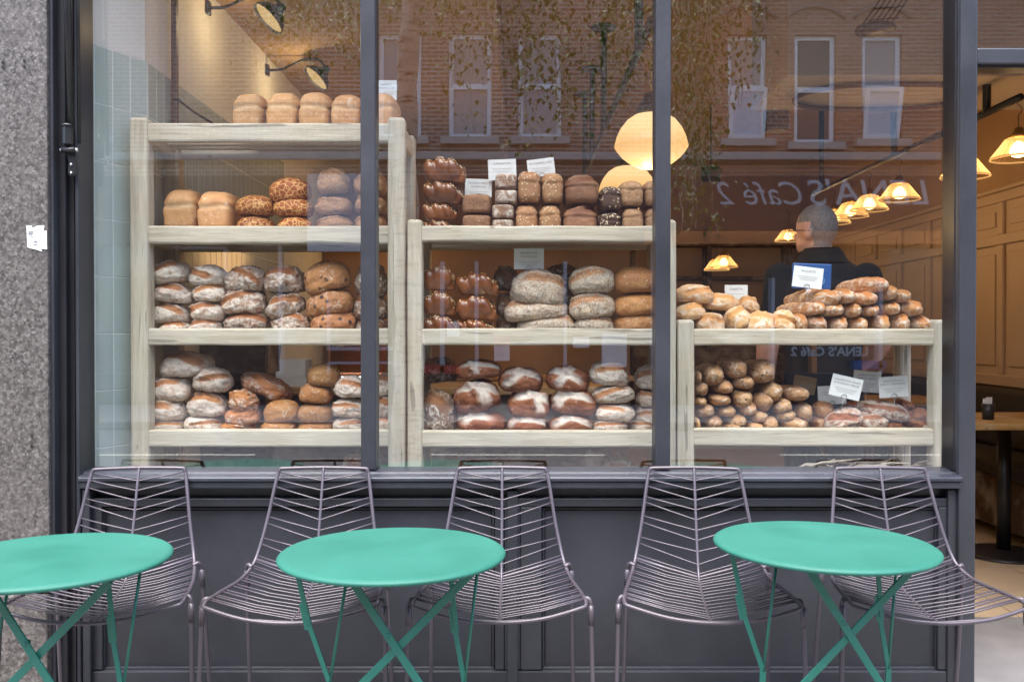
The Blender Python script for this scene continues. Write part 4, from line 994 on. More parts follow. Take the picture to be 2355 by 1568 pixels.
# ------------------------------------------------------------------ wire chairs
def crv(pts, n):                                                     # Catmull-Rom through points
    P = [Vector(p) for p in pts]; P = [P[0]*2-P[1]] + P + [P[-1]*2-P[-2]]; out = []
    seg = len(P)-3
    for i in range(n+1):
        t = i/n*seg; k = min(int(t), seg-1); u = t-k; a, b, c, d = P[k:k+4]
        out.append(.5*((2*b) + (c-a)*u + (2*a-5*b+4*c-d)*u*u + (3*b-a-3*c+d)*u**3))
    return out
def at_(curve, t):
    n = len(curve)-1; f = min(max(t, 0), .99999)*n; k = int(f); return curve[k].lerp(curve[k+1], f-k)
def make_chair():
    t = thing('wire_chair', 'x', 'chair', group='mauve wire chairs in front of the window')
    # y = 0 at the top of the back, seat runs towards -y
    side = [(.150,0,.828),(.158,-.015,.78),(.176,-.05,.66),(.195,-.085,.565),(.207,-.125,.525),(.222,-.20,.505),(.240,-.33,.505),(.248,-.42,.507)]
    low = lambda P: [(x, y, z if z < .53 else .53 + (z-.53)*.952) for x, y, z in P]
    side = low(side); R_ = crv(side, 60); L_ = [Vector((-p.x, p.y, p.z)) for p in R_]
    top = [(.150,0,.828),(.146,.001,.836),(.135,.002,.840),(0,.004,.843),(-.135,.002,.840),(-.146,.001,.836),(-.150,0,.828)]
    top = low(top)
    front = [(.248,-.42,.507),(.247,-.445,.502),(.232,-.462,.497),(.12,-.488,.474),(0,-.496,.466),(-.12,-.488,.474),(-.232,-.462,.497),(-.247,-.445,.502),(-.248,-.42,.507)]
    loop = R_[:-1] + crv(front, 32)[:-1] + L_[::-1][:-1] + crv(top[::-1], 28)[:-1]
    MB().tube(loop, .0060, 8, closed=True).build('frame', MAT['chair'], t, True)
    spine = crv(low([(0,.004,.842),(0,-.02,.78),(0,-.06,.66),(0,-.10,.56),(0,-.135,.50),(0,-.18,.478),(0,-.26,.462),(0,-.36,.452),(0,-.44,.450)]), 60)
    MB().tube(spine, .0048, 8).build('spine', MAT['chair'], t, True)
    # back ribs come in pairs at the rim and at even steps on the spine
    def at_h(curve, py):                                             # point of a curve whose height, seen from the street, matches a step of the ribbing
        return min((at_(curve, k/400) for k in range(230)), key=lambda p: abs(CY + (CAMZ-p.z)*F/(3.04+p.y) - py))
    for a_, b_ in zip((1084,1102,1118,1143,1156,1188,1202,1236,1250,1277), (1105,1127,1151,1173,1195,1220,1243,1269,1299,1321)):
        s_, a, b = at_h(spine, b_), at_h(R_, a_), at_h(L_, a_)
        m = MB(); m.tube([a, a.lerp(s_, .5)+Vector((0,-.003,0)), s_, b.lerp(s_, .5)+Vector((0,-.003,0)), b], .0025, 6); m.build('rib', MAT['chair'], t, True)
    ns = 15
    for i in range(ns):
        f = i/(ns-1); ts = .53 + .42*f; tr = .50 + .485*f + (.006 if i % 2 else -.006)
        s_ = at_(spine, ts); a, b = at_(R_, tr), at_(L_, tr)
        m = MB(); m.tube([a, a.lerp(s_, .5)+Vector((0,0,-.006)), s_, b.lerp(s_, .5)+Vector((0,0,-.006)), b], .0025, 6); m.build('rib', MAT['chair'], t, True)
    m = MB(); s_ = at_(spine, .50); a, b = at_(R_, .475), at_(L_, .475)
    m.tube([a, a.lerp(s_, .5)+Vector((0,.002,-.004)), s_+Vector((0,.003,-.004)), b.lerp(s_, .5)+Vector((0,.002,-.004)), b], .0054, 8).build('cross_bar', MAT['chair'], t, True)
    m = MB(); m.tube(crv([(-.135,-.462,.468),(-.10,-.455,.463),(0,-.45,.456),(.10,-.455,.463),(.135,-.462,.468)], 16), .003, 6).build('front_wire', MAT['chair'], t, True)
    for sx_ in (-1, 1):
        fl_ = crv([(sx_*.243,-.40,.506),(sx_*.256,-.405,.508),(sx_*.263,-.41,.495),(sx_*.264,-.412,.46),(sx_*.270,-.425,.22),(sx_*.276,-.44,.0)], 26)
        MB().tube(fl_, .0068, 8).build('leg', MAT['chair'], t, True)
        MB().tube([(sx_*.2632,-.411,.490),(sx_*.2645,-.413,.435)], .0092, 8).build('bracket', MAT['chair'], t, True)
        bl_ = crv([(sx_*.203,-.125,.528),(sx_*.216,-.118,.534),(sx_*.224,-.108,.520),(sx_*.226,-.10,.48),(sx_*.232,-.06,.22),(sx_*.238,-.02,.0)], 26)
        MB().tube(bl_, .0068, 8).build('leg', MAT['chair'], t, True)
        MB().tube([(sx_*.2243,-.107,.512),(sx_*.2265,-.098,.455)], .0092, 8).build('bracket', MAT['chair'], t, True)
    return t
chair0 = make_chair()
CH = [(-1.262,-.10,6.5,'mauve wire chair nearest the granite, behind the left green table'), (-.648,-.095,0,'mauve wire chair to the left of the middle green table'),
      (-.051,-.09,0,'mauve wire chair behind the right edge of the middle green table'), (.59,-.095,-4.5,'mauve wire chair to the left of the right hand green table'),
      (1.212,-.095,-1,'mauve wire chair beside the open doorway')]
for i, (x, y, a, lb) in enumerate(CH):
    o = chair0 if i == 0 else copy_tree(chair0)
    o.location = (x, y, 0); o.rotation_euler = (0, 0, math.radians(a)); o['label'] = lb

# ------------------------------------------------------------------ green folding tables
def make_table():
    t = thing('bistro_table', 'x', 'table', group='round green folding tables'); H = .70; g = MAT['teal']
    r = .30; prof = [(.001, H-.002), (r-.02, H-.002), (r-.008, H-.003), (r-.002, H-.007), (r, H-.010), (r-.001, H-.014), (r-.004, H-.017), (r-.008, H-.0155), (r-.010, H-.011), (.001, H-.010)]
    MB().lathe(prof, 96).build('table_top', MAT['teal_top'], t, True, fixn=True)
    zf = .0
    # crossed flat legs
    MB().bar((-.100,-.115,.668), (.330,-.115,.012), .020, .006).build('leg', g, t, bevel=.0015)
    MB().bar((.215,-.107,.668), (-.430,-.107,.012), .020, .006).build('leg', g, t, bevel=.0015)
    MB().tube([(.003,-.120,.512),(.003,-.100,.512)], .006, 10).build('rivet', g, t, True)
    for nm, top, kn, foot, rod in (('l', (-.262,.0,.676), (-.222,.0,.500), (-.168,.0,.345), (-.118,.03,.676)), ('r', (.150,.0,.676), (.168,.0,.490), (.190,.0,.345), (.228,.03,.676))):
        MB().bar(top, kn, .013, .005).build('strap', g, t, bevel=.001)
        u = (Vector(kn)-Vector(top)).normalized(); k2 = Vector(kn) - u*.055 + Vector((-.008,.004,0))
        MB().bar(k2, foot, .013, .005).build('strap', g, t, bevel=.001)
        MB().bar(Vector(kn)-u*.06+Vector((-.004,.002,0)), Vector(kn)+u*.012+Vector((-.004,.002,0)), .022, .003).build('latch', g, t, bevel=.001)
        MB().tube([rod, foot], .0042, 8).build('rod', g, t, True)
        f = Vector(foot); MB().bar(f, (f.x*1.05, .02, .012), .016, .006).build('leg', g, t, bevel=.001)
        MB().bar((top[0]-.012, top[1], .682), (top[0]+.012, top[1], .682), .020, .012).build('hinge', g, t, bevel=.002)
    MB().box(-.05,-.15+.3, -.125,-.09, .668, .687).build('support_bar', g, t, bevel=.002)
    MB().tube([(.33,-.16,.008),(.33,.10,.008)], .008, 8).build('foot', g, t, True); MB().tube([(-.43,-.16,.008),(-.43,.10,.008)], .008, 8).build('foot', g, t, True)
    return t
tab0 = make_table()
for i, (x, y, a, z, lb) in enumerate([(-1.212,-.775,-3,.0,'round green table cut by the left edge of the picture'), (-.331,-.72,0,.003,'round green table in the middle between two wire chairs'), (.838,-.625,4,.003,'round green table at the right near the doorway')]):
    o = tab0 if i == 0 else copy_tree(tab0)
    o.location = (x, y, z); o.rotation_euler = (0, 0, math.radians(a)); o['label'] = lb
    if i == 2: o.rotation_euler = (0, math.radians(.7), math.radians(5))

# ------------------------------------------------------------------ lamps inside
WARM = (1.0, .63, .30)
def emit_mat(name, col, s, trans=0.0):
    t = NT(name); nt = t.t; e = t.n('Emission'); e.inputs[0].default_value = (*col, 1); e.inputs[1].default_value = s
    nt.links.new(e.outputs[0], t.out.inputs[0]); return t.m
def opal_mat():
    t = NT('opal_glass'); v = t.coords((1,1,1.1), False); ln = t.n('VectorMath', operation='LENGTH'); t.t.links.new(v, ln.inputs[0])
    f = t.mapr(ln.outputs['Value'], .085, .165)                                       # the glow falls off away from the bulb
    t.set(t.bsdf, 'Emission Color', t.mix(f, (1.0,.82,.54), (1.0,.54,.17))); t.t.links.new(t.mapr(f, 0, 1, .42, .20), t.bsdf.inputs['Emission Strength'])
    return t.done((.45,.34,.20), .3)
def holo_mat():
    t = NT('ribbed_glass'); nt = t.t; nt.nodes.remove(t.bsdf)
    lw_ = t.n('LayerWeight'); lw_.inputs[0].default_value = .45
    tr = t.n('BsdfTransparent'); tr.inputs[0].default_value = (1,.88,.70,1)
    e = t.n('BsdfTranslucent'); e.inputs[0].default_value = (.95,.70,.42,1)
    mx = t.n('MixShader'); nt.links.new(t.mapr(lw_.outputs['Facing'], .2, .95, .30, .85), mx.inputs[0]); nt.links.new(tr.outputs[0], mx.inputs[1]); nt.links.new(e.outputs[0], mx.inputs[2])
    nt.links.new(mx.outputs[0], t.out.inputs[0]); return t.m
MAT['opal'] = opal_mat(); MAT['holo'] = holo_mat(); MAT['bulb'] = emit_mat('lit_bulb', (1.0,.62,.26), 1.6)
def lamp_light(parent, loc, watts, size=.04, col=WARM):
    d = bpy.data.lights.new('lamp_light', 'POINT'); d.energy = watts; d.color = col; d.shadow_soft_size = size
    o = bpy.data.objects.new('lamp_light', d); COL.objects.link(o); o.parent = parent; o.location = loc; return o
def opal(px, py, d, dia, label, hook_z):
    Y = d + CAMY; c = (X(px, Y), Y, Z(py, Y)); t = thing('opal_pendant', label, 'pendant lamp', c, group='opal glass pendants'); r = dia/2
    k = r/.16
    prof = [(q*k, z*k) for q, z in ((.052,.108),(.075,.102),(.105,.082),(.132,.048),(.150,.010),(.1595,-.026),(.1600,-.032),(.152,-.046),(.128,-.076),(.092,-.104),(.050,-.124),(.002,-.130))]
    MB().lathe(prof, 40).build('shade', MAT['opal'], t, True, fixn=True)
    MB().lathe([(.012,.205*k),(.030*k,.20*k),(.040*k,.17*k),(.060*k,.145*k),(.066*k,.112*k),(.052*k,.1085*k)], 20).build('gallery', MAT['black'], t, True, fixn=True)
    z = .205*k; zz = hook_z - c[2]; n = max(3, int((zz-z)/.03))
    for q in range(n):
        za = z + (zz-z)*(q+.5)/n; hl = (zz-z)/n*.62
        pts = [((.007*math.cos(u) if q % 2 else 0), (0 if q % 2 else .007*math.cos(u)), za + hl*math.sin(u)) for u in [k2*math.pi/5 for k2 in range(10)]]
        MB().tube(pts, .0018, 5, closed=True).build('chain_link', MAT['brass'], t, True)
    lamp_light(t, (0, 0, -.20*k), 1.4, .08)
    return t
RZ = 2.62
opal(1497, 322, 4.0, .323, 'larger lit opal glass pendant crossing the second mullion', RZ)
opal(1443, 431, 5.0, .323, 'lit opal glass pendant behind the seeded tin loaves', RZ)
def rail(name, label, x, z, y0, y1, drops, cz):
    t = thing(name, label, 'lamp rail', (x, y0, z), group='ceiling lamp rails')
    MB().tube([(0,0,0),(0,y1-y0,0)], .019, 10).build('bar', MAT['black'], t, True)
    for y in drops:
        MB().tube([(0,y-y0,0),(0,y-y0,cz-z)], .022, 10).build('drop_rod', MAT['black'], t, True)
        MB().lathe([(.002,cz-z-.012),(.085,cz-z-.012),(.085,cz-z-.001),(.002,cz-z-.001)], 20, (0,y-y0,0)).build('ceiling_plate', MAT['black'], t, True, fixn=True)
    return t
rail('lamp_rail', 'black rail on ceiling rods carrying the opal pendants', X(1491, .87), RZ, .80, 4.7, (1.2, 2.95, 3.9, 4.65), CZ)
def holo(px, d, label, zc=2.17, xl=2.51, bare=False):
    Y = d + CAMY; x = X(px, Y) if px else xl
    t = thing('glass_pendant', label, 'pendant lamp', (x, Y, zc), group='ribbed glass pendants')
    prof = [(.045,.085),(.06,.080),(.095,.030),(.128,-.012),(.130,-.018),(.126,-.024)]
    n = 60; m = MB(); vs = []; fs = []
    for i, (r, z) in enumerate(prof):
        for k in range(n):
            th = 2*math.pi*k/n; rr = r*(1 + (.018 if k % 2 else -.0)); vs.append((rr*math.cos(th), rr*math.sin(th), z))
    for i in range(len(prof)-1):
        for k in range(n): fs.append((i*n+k, i*n+(k+1)%n, (i+1)*n+(k+1)%n, (i+1)*n+k))
    m.add(vs, fs); m.build('shade', MAT['holo'], t)
    MB().tube([(.129*math.cos(k*math.pi/20), .129*math.sin(k*math.pi/20), -.018) for k in range(40)], .0045, 6, closed=True).build('rim', MAT['rim'], t, True)
    MB().lathe([(.008,.14),(.02,.135),(.026,.11),(.048,.098),(.048,.085),(.03,.082)], 16).build('cap', MAT['brass'], t, True, fixn=True)
    MB().lathe([(.004,.07),(.022,.060),(.040,.03),(.042,.012),(.030,-.006),(.006,-.014)], 16).build('bulb', MAT['bulb'], t, True, fixn=True)
    MB().tube([(0,0,.14),(0,0,.20),(.012,0,.215),(.016,0,.235),(0,0,.25),(-.014,0,.262),(0,0,.282)], .0022, 6).build('hook', MAT['black'], t, True)
    lamp_light(t, (0, 0, -.075), .65, .05)
    return t
MAT['rim'] = emit_mat('glowing_rim', (1.0,.52,.16), .16)  # emission stands in for bulb light caught in the glass rim
for px, d, lb in ((2340,4.58,'nearest ribbed glass pendant in the open doorway'),(2218,5.12,'ribbed glass pendant half hidden by the door jamb'),(2067,6.0,"ribbed glass pendant right of the man, highest in the pane"),
                  (1998,6.51,"ribbed glass pendant second right of the man's head"),(1955,6.88,"ribbed glass pendant just above right of the man's head"),(1917,7.3,"ribbed glass pendant half hidden behind the man's head")):
    holo(px, d, lb)
rail('lamp_rail', 'long black rail carrying the ribbed glass pendants', 2.51, 2.452, 1.42, 4.62, (1.75, 2.95, 4.4), CZ)
holo(1664, 8.6, 'far ribbed glass pendant above the ciabatta', 1.28 + (764-610)*8.6/F); holo(1648, 9.4, 'farthest ribbed glass pendant beside another above the ciabatta', 1.28 + (764-617)*9.4/F); holo(1378, 9.2, 'far small lit pendant behind the right rye stack', 1.28 + (764-604)*9.2/F)
holo(1812, 9.0, "small lit pendant left of the man's ear", 1.28 + (764-550)*9.0/F)
# gooseneck wall lamps on the left wall
def wall_lamp(y, z, label):
    t = thing('wall_lamp', label, 'wall lamp', (LX+.005, y, z), group='gooseneck wall lamps')
    MB().box(0, .012, -.02, .02, -.03, .03).build('wall_plate', MAT['black'], t, bevel=.003)
    MB().tube(crv([(.01,0,0),(.08,0,.005),(.15,0,.035),(.22,0,.062),(.29,.012,.060),(.322,.026,.018)], 20), .0075, 8).build('arm', MAT['black'], t, True)
    nr = Vector((-.62,-.30,-.72)).normalized(); s_ = nr.cross(Vector((0,0,1))).normalized(); u = s_.cross(nr); a = Vector((.27,0,-.05))
    m = MB(); prof = [(.082,.0),(.080,.014),(.066,.036),(.046,.056),(.026,.070),(.022,.098),(.010,.106)]; n = 28; vs = []; fs = []
    for r, l in prof:
        for k in range(n):
            th = 2*math.pi*k/n; vs.append(a - nr*l + (s_*math.cos(th) + u*math.sin(th))*r)
    for i in range(len(prof)-1):
        for k in range(n): fs.append((i*n+k, i*n+(k+1)%n, (i+1)*n+(k+1)%n, (i+1)*n+k))
    m.add(vs, fs); m.build('shade', MAT['black'], t, True)
    q = MB(); q.add([a - nr*.012 + (s_*math.cos(2*math.pi*k/n) + u*math.sin(2*math.pi*k/n))*.076 for k in range(n)], [tuple(range(n))]); q.build('lit_opening', MAT['strip'], t)
    lamp_light(t, tuple(a + nr*.06), .5, .03, (1, .72, .38)); return t
MAT['strip'] = emit_mat('lit_strip', (1.0,.66,.28), .15)
wall_lamp(.98, Z(22,.98), 'upper black gooseneck wall lamp on the left white wall')
wall_lamp(1.95, Z(164,1.95), 'lower black gooseneck wall lamp above the tin loaves')

# ------------------------------------------------------------------ cafe furniture deep inside
def pedestal(x, y, label, rot=0):
    t = thing('cafe_table', label, 'table', (x, y, 0), rot, group='cafe tables')
    MB().box(-.42,.42,-.36,.36,.755,.79).build('table_top', MAT['oak'], t, bevel=.008)
    MB().box(-.15,.15,-.03,.03,.735,.7545).build('bracket', MAT['white_plastic'], t, bevel=.003)
    MB().tube([(0,0,.03),(0,0,.735)], .038, 20).build('column', MAT['black'], t, True)
    MB().lathe([(.002,.0),(.235,.0),(.235,.012),(.20,.022),(.05,.035),(.002,.036)], 40).build('base', MAT['black'], t, True, fixn=True); return t
pedestal(2.80, 2.10, 'wooden topped cafe table with black pedestal just inside the doorway')
pedestal(2.72, 3.65, 'second pedestal cafe table deeper inside along the panelling')
cup = thing('sugar_pot', 'dark pot of paper sachets on the cafe table by the doorway', 'pot', (2.645, 1.98, .79))
MB().lathe([(.002,.0),(.030,.0),(.034,.09),(.031,.09),(.029,.01),(.002,.01)], 20).build('pot', MAT['frame'], cup, True, fixn=True)
for i, (a, b) in enumerate(((-.012,.0),(.008,.006),(.0,-.01))):
    MB().box(a-.018,a+.016,b-.002,b+.002,.02,.118+.004*i).build('sachet', MAT['card'], cup)
bq = thing('banquette', 'dark upholstered bench along the panelled wall', 'bench', (RX-.3, 4.0, 0))
MB().box(-.20,.22,-2.6,3.6,.08,.40).build('plinth', MAT['dark_wood'], bq, bevel=.01)
MB().box(-.25,.22,-2.62,3.62,.401,.50).build('seat', MAT['velvet'], bq, bevel=.03)
MB().box(.10,.255,-2.62,3.62,.501,.895).build('backrest', MAT['velvet'], bq, bevel=.03)
# counter behind the tall rack with goods on it
ct = thing('service_counter', 'long dark service counter behind the tall rack', 'counter', (-.45, 1.95, 0))
MB().box(-.85, .95, -.25, .25, 0, .95).build('body', MAT['dark_wood'], ct, bevel=.006)
MB().box(-.90, 1.0, -.30, .28, .951, .99).build('worktop', MAT['oak'], ct, bevel=.006)
bs2 = thing('back_shelving', 'wall shelving lit by warm strips behind the counter', 'shelving', (-.5, 3.2, 0))
MB().box(-.88, 1.3, .15, .18, 0, 2.4).build('back_panel', MAT['brown_wall'], bs2)
for z in (.95, 1.42, 1.92):
    MB().box(-.88, 1.3, -.15, .149, z, z+.03).build('shelf', MAT['oak'], bs2, bevel=.004)
for z in (1.415, 1.915):
    MB().box(-.60, .05, -.13, -.10, z-.012, z-.001).build('light_strip', MAT['strip'], bs2)
    MB().box(.25, .95, -.13, -.10, z-.012, z-.001).build('light_strip', MAT['strip'], bs2)
lamp_light(bs2, (-.3, -.2, 1.80), .7, .15, (1,.55,.2)); lamp_light(bs2, (.5, -.2, 1.33), .6, .15, (1,.55,.2))
for i, (px, tl_) in enumerate(((455,8),(498,-6),(545,14),(585,10))):
    o = link('standing_baguette', loaf_mesh('bag','stick',.085,.085,.42,700+i,1,.04)); Y = .95
    o.rotation_euler = (math.radians(80), 0, 0); o.rotation_euler.y = math.radians(0); o.matrix_world = Matrix.Translation((X(px,Y), Y, 1.34)) @ Matrix.Rotation(math.radians(tl_),4,'Y') @ Matrix.Rotation(math.radians(82),4,'X')
    tag(o, 'upright baguette, ' + ['first','second','third','fourth'][i] + ' from left, behind the third shelf of the tall rack', 'bread', 'upright baguettes in the basket')
bk2 = thing('baguette_basket', 'dark wooden basket holding upright baguettes behind the tall rack', 'basket', (X(520,.95), .95, 0))
MB().box(-.20,.20,-.09,.09,0,1.10).build('stand', MAT['dark_wood'], bk2, bevel=.006)
for q in ((-.20,.20,-.10,-.085),(-.20,.20,.085,.10),(-.215,-.201,-.10,.10),(.201,.215,-.10,.10)):
    MB().box(q[0],q[1],q[2],q[3],1.101,1.30).build('side', MAT['dark_wood'], bk2, bevel=.003)
for i, (px, py0, py1, wpx) in enumerate(((668,826,866,84),(672,866,905,70))):
    Y = 1.80; zz0, zz1 = Z(py1,Y), Z(py0,Y); w = M(wpx,Y)
    o = thing('cake_box', ['white cake box on top of another, behind the tall rack', 'white cake box underneath, behind the tall rack'][i], 'box', (X(px,Y), Y, zz0), .12*i)
    MB().box(-w/2,w/2,-.09,.09,0,zz1-zz0-.001).build('carton', MAT['card'], o, bevel=.003)
    MB().box(-w/2-.002,w/2+.002,-.092,-.0905,(zz1-zz0)*.55,zz1-zz0).build('flap', MAT['card'], o)
till = thing('till_screen', 'black angled till screen behind the tall rack', 'till', (X(590,1.75), 1.75, .99))
MB().obox(Matrix.Translation((0,0,.20)) @ Matrix.Rotation(math.radians(-24),4,'X'), .13, .012, .09).build('screen', MAT['black'], till, bevel=.006)
MB().box(-.03,.03,-.02,.05,0,.14).build('stand', MAT['black'], till, bevel=.006)
esp = thing('espresso_machine', 'copper espresso machine behind the first mullion', 'coffee machine', (X(815,1.75), 1.78, .99))
MB().box(-.17,.17,-.12,.14,0,.06).build('base', MAT['chrome'], esp, bevel=.008)
MB().box(-.15,.15,.02,.14,.061,.25).build('back', MAT['copper'], esp, bevel=.01)
MB().box(-.17,.17,-.13,.14,.251,.36).build('head', MAT['copper'], esp, bevel=.02)
for x in (-.08,.08):
    MB().lathe([(.03,0),(.032,.03),(.022,.04)], 16, (x,-.06,.21)).build('group_head', MAT['chrome'], esp, True, fixn=True)
MB().tube([(-.17,-.12,.37),(.17,-.12,.37)], .006, 8).build('cup_rail', MAT['chrome'], esp, True)
# pale board standing in for a bright rear window, and dark framing far inside
rw = thing('window_stand_in', 'pale board standing in for a bright window on the rear cafe wall', 'board', (X(1345,7.9), 7.95, 1.3))
MB().box(-.5,.5,-.04,.04,.45,1.05).build('board', MAT['plaster'], rw, bevel=.005)
MB().box(-.53,.53,-.03,.045,.42,.449).build('frame', MAT['frame'], rw)
dk = thing('dark_dresser', 'dark dresser against the rear wall behind the man', 'dresser', (X(1690,7.5), 7.6, 0))
MB().box(-1.2,1.6,-.25,.3,0,1.1).build('body', MAT['dark_wood'], dk, bevel=.01)
for z in (1.5, 1.9, 2.3): MB().box(-1.2,1.6,0,.3,z,z+.04).build('shelf', MAT['dark_wood'], dk)
for x in (-1.2, -.3, .65, 1.55): MB().box(x,x+.05,0,.3,1.101,2.5).build('upright', MAT['dark_wood'], dk)

# ------------------------------------------------------------------ the man standing behind the low rack
def skin_mat():
    t = NT('skin'); v = t.coords(rand=False); a = t.noise(v, 16, 4)
    t.set(t.bsdf, 'Subsurface Weight', .08)
    return t.done(t.mix(t.mapr(a, .3, .7), (.50,.26,.19), (.60,.34,.26)), .5)
def hair_mat():
    t = NT('short_grey_hair'); v = t.coords((1,1,.25), False); a = t.noise(v, 240, 3, .7); b = t.noise(v, 9, 3)
    t.bump(a, .6, .004)
    c = t.mix(t.mapr(a, .3, .7), (.05,.047,.045), (.24,.235,.23)); c = t.mix(t.mapr(b, .45, .7, 0, .6), c, (.28,.23,.20))
    return t.done(c, .6)
def person(loc, rz):
    m = MB(); sph, sf_ = CS_LO
    def ell(c, r, rot=None):
        p = sph*np.array(r)
        if rot is not None: p = p @ np.array(rot.to_3x3()).T
        m.add((p + np.array(c)).tolist(), sf_)
    def limb(pts, rs, n=14):
        P = crv(pts, 18); k = len(rs)-1
        rr = [np.interp(i/18*k, range(k+1), rs) for i in range(19)]
        m.tube(P, rr, n); ell(P[0], [rs[0]]*3); ell(P[-1], [rs[-1]]*3)
    # torso: stack of ellipses
    rings = [(.92,.165,.125),(1.02,.175,.13),(1.15,.168,.12),(1.28,.182,.125),(1.41,.205,.130),(1.495,.212,.125),(1.55,.185,.105),(1.59,.125,.085),(1.62,.075,.07)]
    n = 28; vs = []; fs = []
    for z, a, b in rings:
        for k in range(n):
            th = 2*math.pi*k/n; vs.append((a*math.cos(th), b*math.sin(th), z))
    for i in range(len(rings)-1):
        for k in range(n): fs.append((i*n+k, i*n+(k+1)%n, (i+1)*n+(k+1)%n, (i+1)*n+k))
    fs.append(tuple(range(n))[::-1]); fs.append(tuple(range((len(rings)-1)*n, len(rings)*n))); m.add(vs, fs)
    for s_ in (-1, 1):
        limb([(s_*.09,0,.96),(s_*.10,-.01,.54),(s_*.105,.02,.10)], (.095,.075,.058,.045)); m.box(s_*.105-.045, s_*.105+.045, -.10, .17, 0, .08)
    armL = [(-.195,0,1.525),(-.245,.0,1.24),(-.235,.10,1.0)]; armR = [(.195,0,1.525),(.275,.02,1.26),(.235,.22,1.11)]
    for arm, s_ in ((armL,-1),(armR,1)):
        limb(arm, (.068,.058,.052,.044,.034))
        w = Vector(arm[-1]); d = (w-Vector(arm[-2])).normalized(); side = d.cross(Vector((0,0,1))).normalized()
        pc = w + d*.06; ell(pc, (.042,.042,.03))
        for q in range(4):
            a = pc + d*.02 + side*(.026-.0175*q); L = (.072,.082,.076,.060)[q]; b = a + d*L*.55 + Vector((0,0,-.006)); e = b + d*L*.4 + Vector((0,0,-.03))
            m.tube([a, b, e], [.0095,.009,.0075], 8)
        a = pc + side*.035*s_*-1; m.tube([a - d*.02, a + side*-.02*s_ + d*.02, a + side*-.025*s_ + d*.05], [.012,.011,.009], 8)
    m.tube([(0,.0,1.58),(-.012,.012,1.64),(-.018,.02,1.68)], [.066,.060,.058], 16)
    hr = Matrix.Rotation(math.radians(38), 4, 'Z')                       # head turned to his left
    hc = Vector((-.02,.025,1.725))
    ell(hc + Vector((0,0,.03)), (.078,.098,.105), hr); ell(hc + hr @ Vector((0,.028,-.045)), (.062,.072,.070), hr)
    ell(hc + hr @ Vector((0,.102,-.01)), (.014,.022,.022), hr); ell(hc + hr @ Vector((0,.086,-.055)), (.024,.014,.010), hr)
    for s_ in (-1, 1): ell(hc + hr @ Vector((s_*.080,-.005,-.005)), (.010,.020,.032), hr)
    me = m.mesh('person', None)
    ob = bpy.data.objects.new('tmp', me); COL.objects.link(ob)
    rm = ob.modifiers.new('r','REMESH'); rm.mode = 'VOXEL'; rm.voxel_size = .0085; sm = ob.modifiers.new('s','SMOOTH'); sm.factor = .5; sm.iterations = 5
    dg = bpy.context.evaluated_depsgraph_get(); dg.update(); me2 = bpy.data.meshes.new_from_object(ob.evaluated_get(dg)); bpy.data.objects.remove(ob); bpy.data.meshes.remove(me)
    me2.materials.clear()
    for q in (skin_mat(), MAT['shirt'], MAT['trousers'], hair_mat()): me2.materials.append(q)
    inv = hr.inverted(); mi = []
    for p in me2.polygons:
        c = p.center
        if c.z > 1.645:
            l = inv @ (c - hc); k = 3 if (l.z > .045 - .0*l.y and l.y < .06) or (l.y < -.02 and l.z > -.065 and abs(l.x) < .079) else 0
        elif c.z > 1.605 and math.hypot(c.x+.005, c.y) < .085: k = 0
        elif abs(c.x) > .20 and c.z < 1.30: k = 0
        elif c.z > .93: k = 1
        else: k = 2
        if k == 1 and abs(c.x) < .2 and c.z < 1.0: k = 2
        if k == 0 and c.z < .85: k = 2
        mi.append(k)
    me2.polygons.foreach_set('material_index', mi); me2.polygons.foreach_set('use_smooth', [True]*len(mi)); me2.update()
    t = link('person', me2); t.location = loc; t.rotation_euler = (0,0,rz)
    tag(t, 'person in dark collared shirt standing with his back to the window', 'person')
    cv = MB(); cp = []
    for ring, (z, a, b) in enumerate([(1.580,.105,.094),(1.630,.080,.084),(1.655,.078,.082),(1.640,.088,.092),(1.590,.118,.106)]):
        for k in range(28):
            th = 2*math.pi*k/28; cp.append((-.004 + a*math.cos(th), .004 + b*math.sin(th), z + (-.02 if math.sin(th) > .6 else 0)))
    cv.add(cp, [(i*28+k, i*28+(k+1)%28, (i+1)*28+(k+1)%28, (i+1)*28+k) for i in range(4) for k in range(28)])
    cv.build('collar', MAT['shirt'], t, True)
    g = MB(); P = lambda x, y, z: hc + hr @ Vector((x, y, z))
    g.tube([P(-.086,-.02,.005), P(-.082,.04,.012), P(-.070,.098,.012)], .0022, 6)
    g.build('glasses_temple', MAT['black'], t, True)
    for s_ in (-1, 1):
        MB().tube([P(s_*.036+.026*math.cos(k*math.pi/10), .108, .008+.019*math.sin(k*math.pi/10)) for k in range(20)], .0018, 6, closed=True).build('glasses_rim', MAT['black'], t, True)
    return t
MAT['shirt'] = paint('dark_shirt', (.010,.011,.014), .85, .3, 20, .3, spec=.2); MAT['trousers'] = paint('dark_trousers', (.02,.02,.024), .9, .3, 20, .3, spec=.2)
person((1.37, .95, 0), 0)

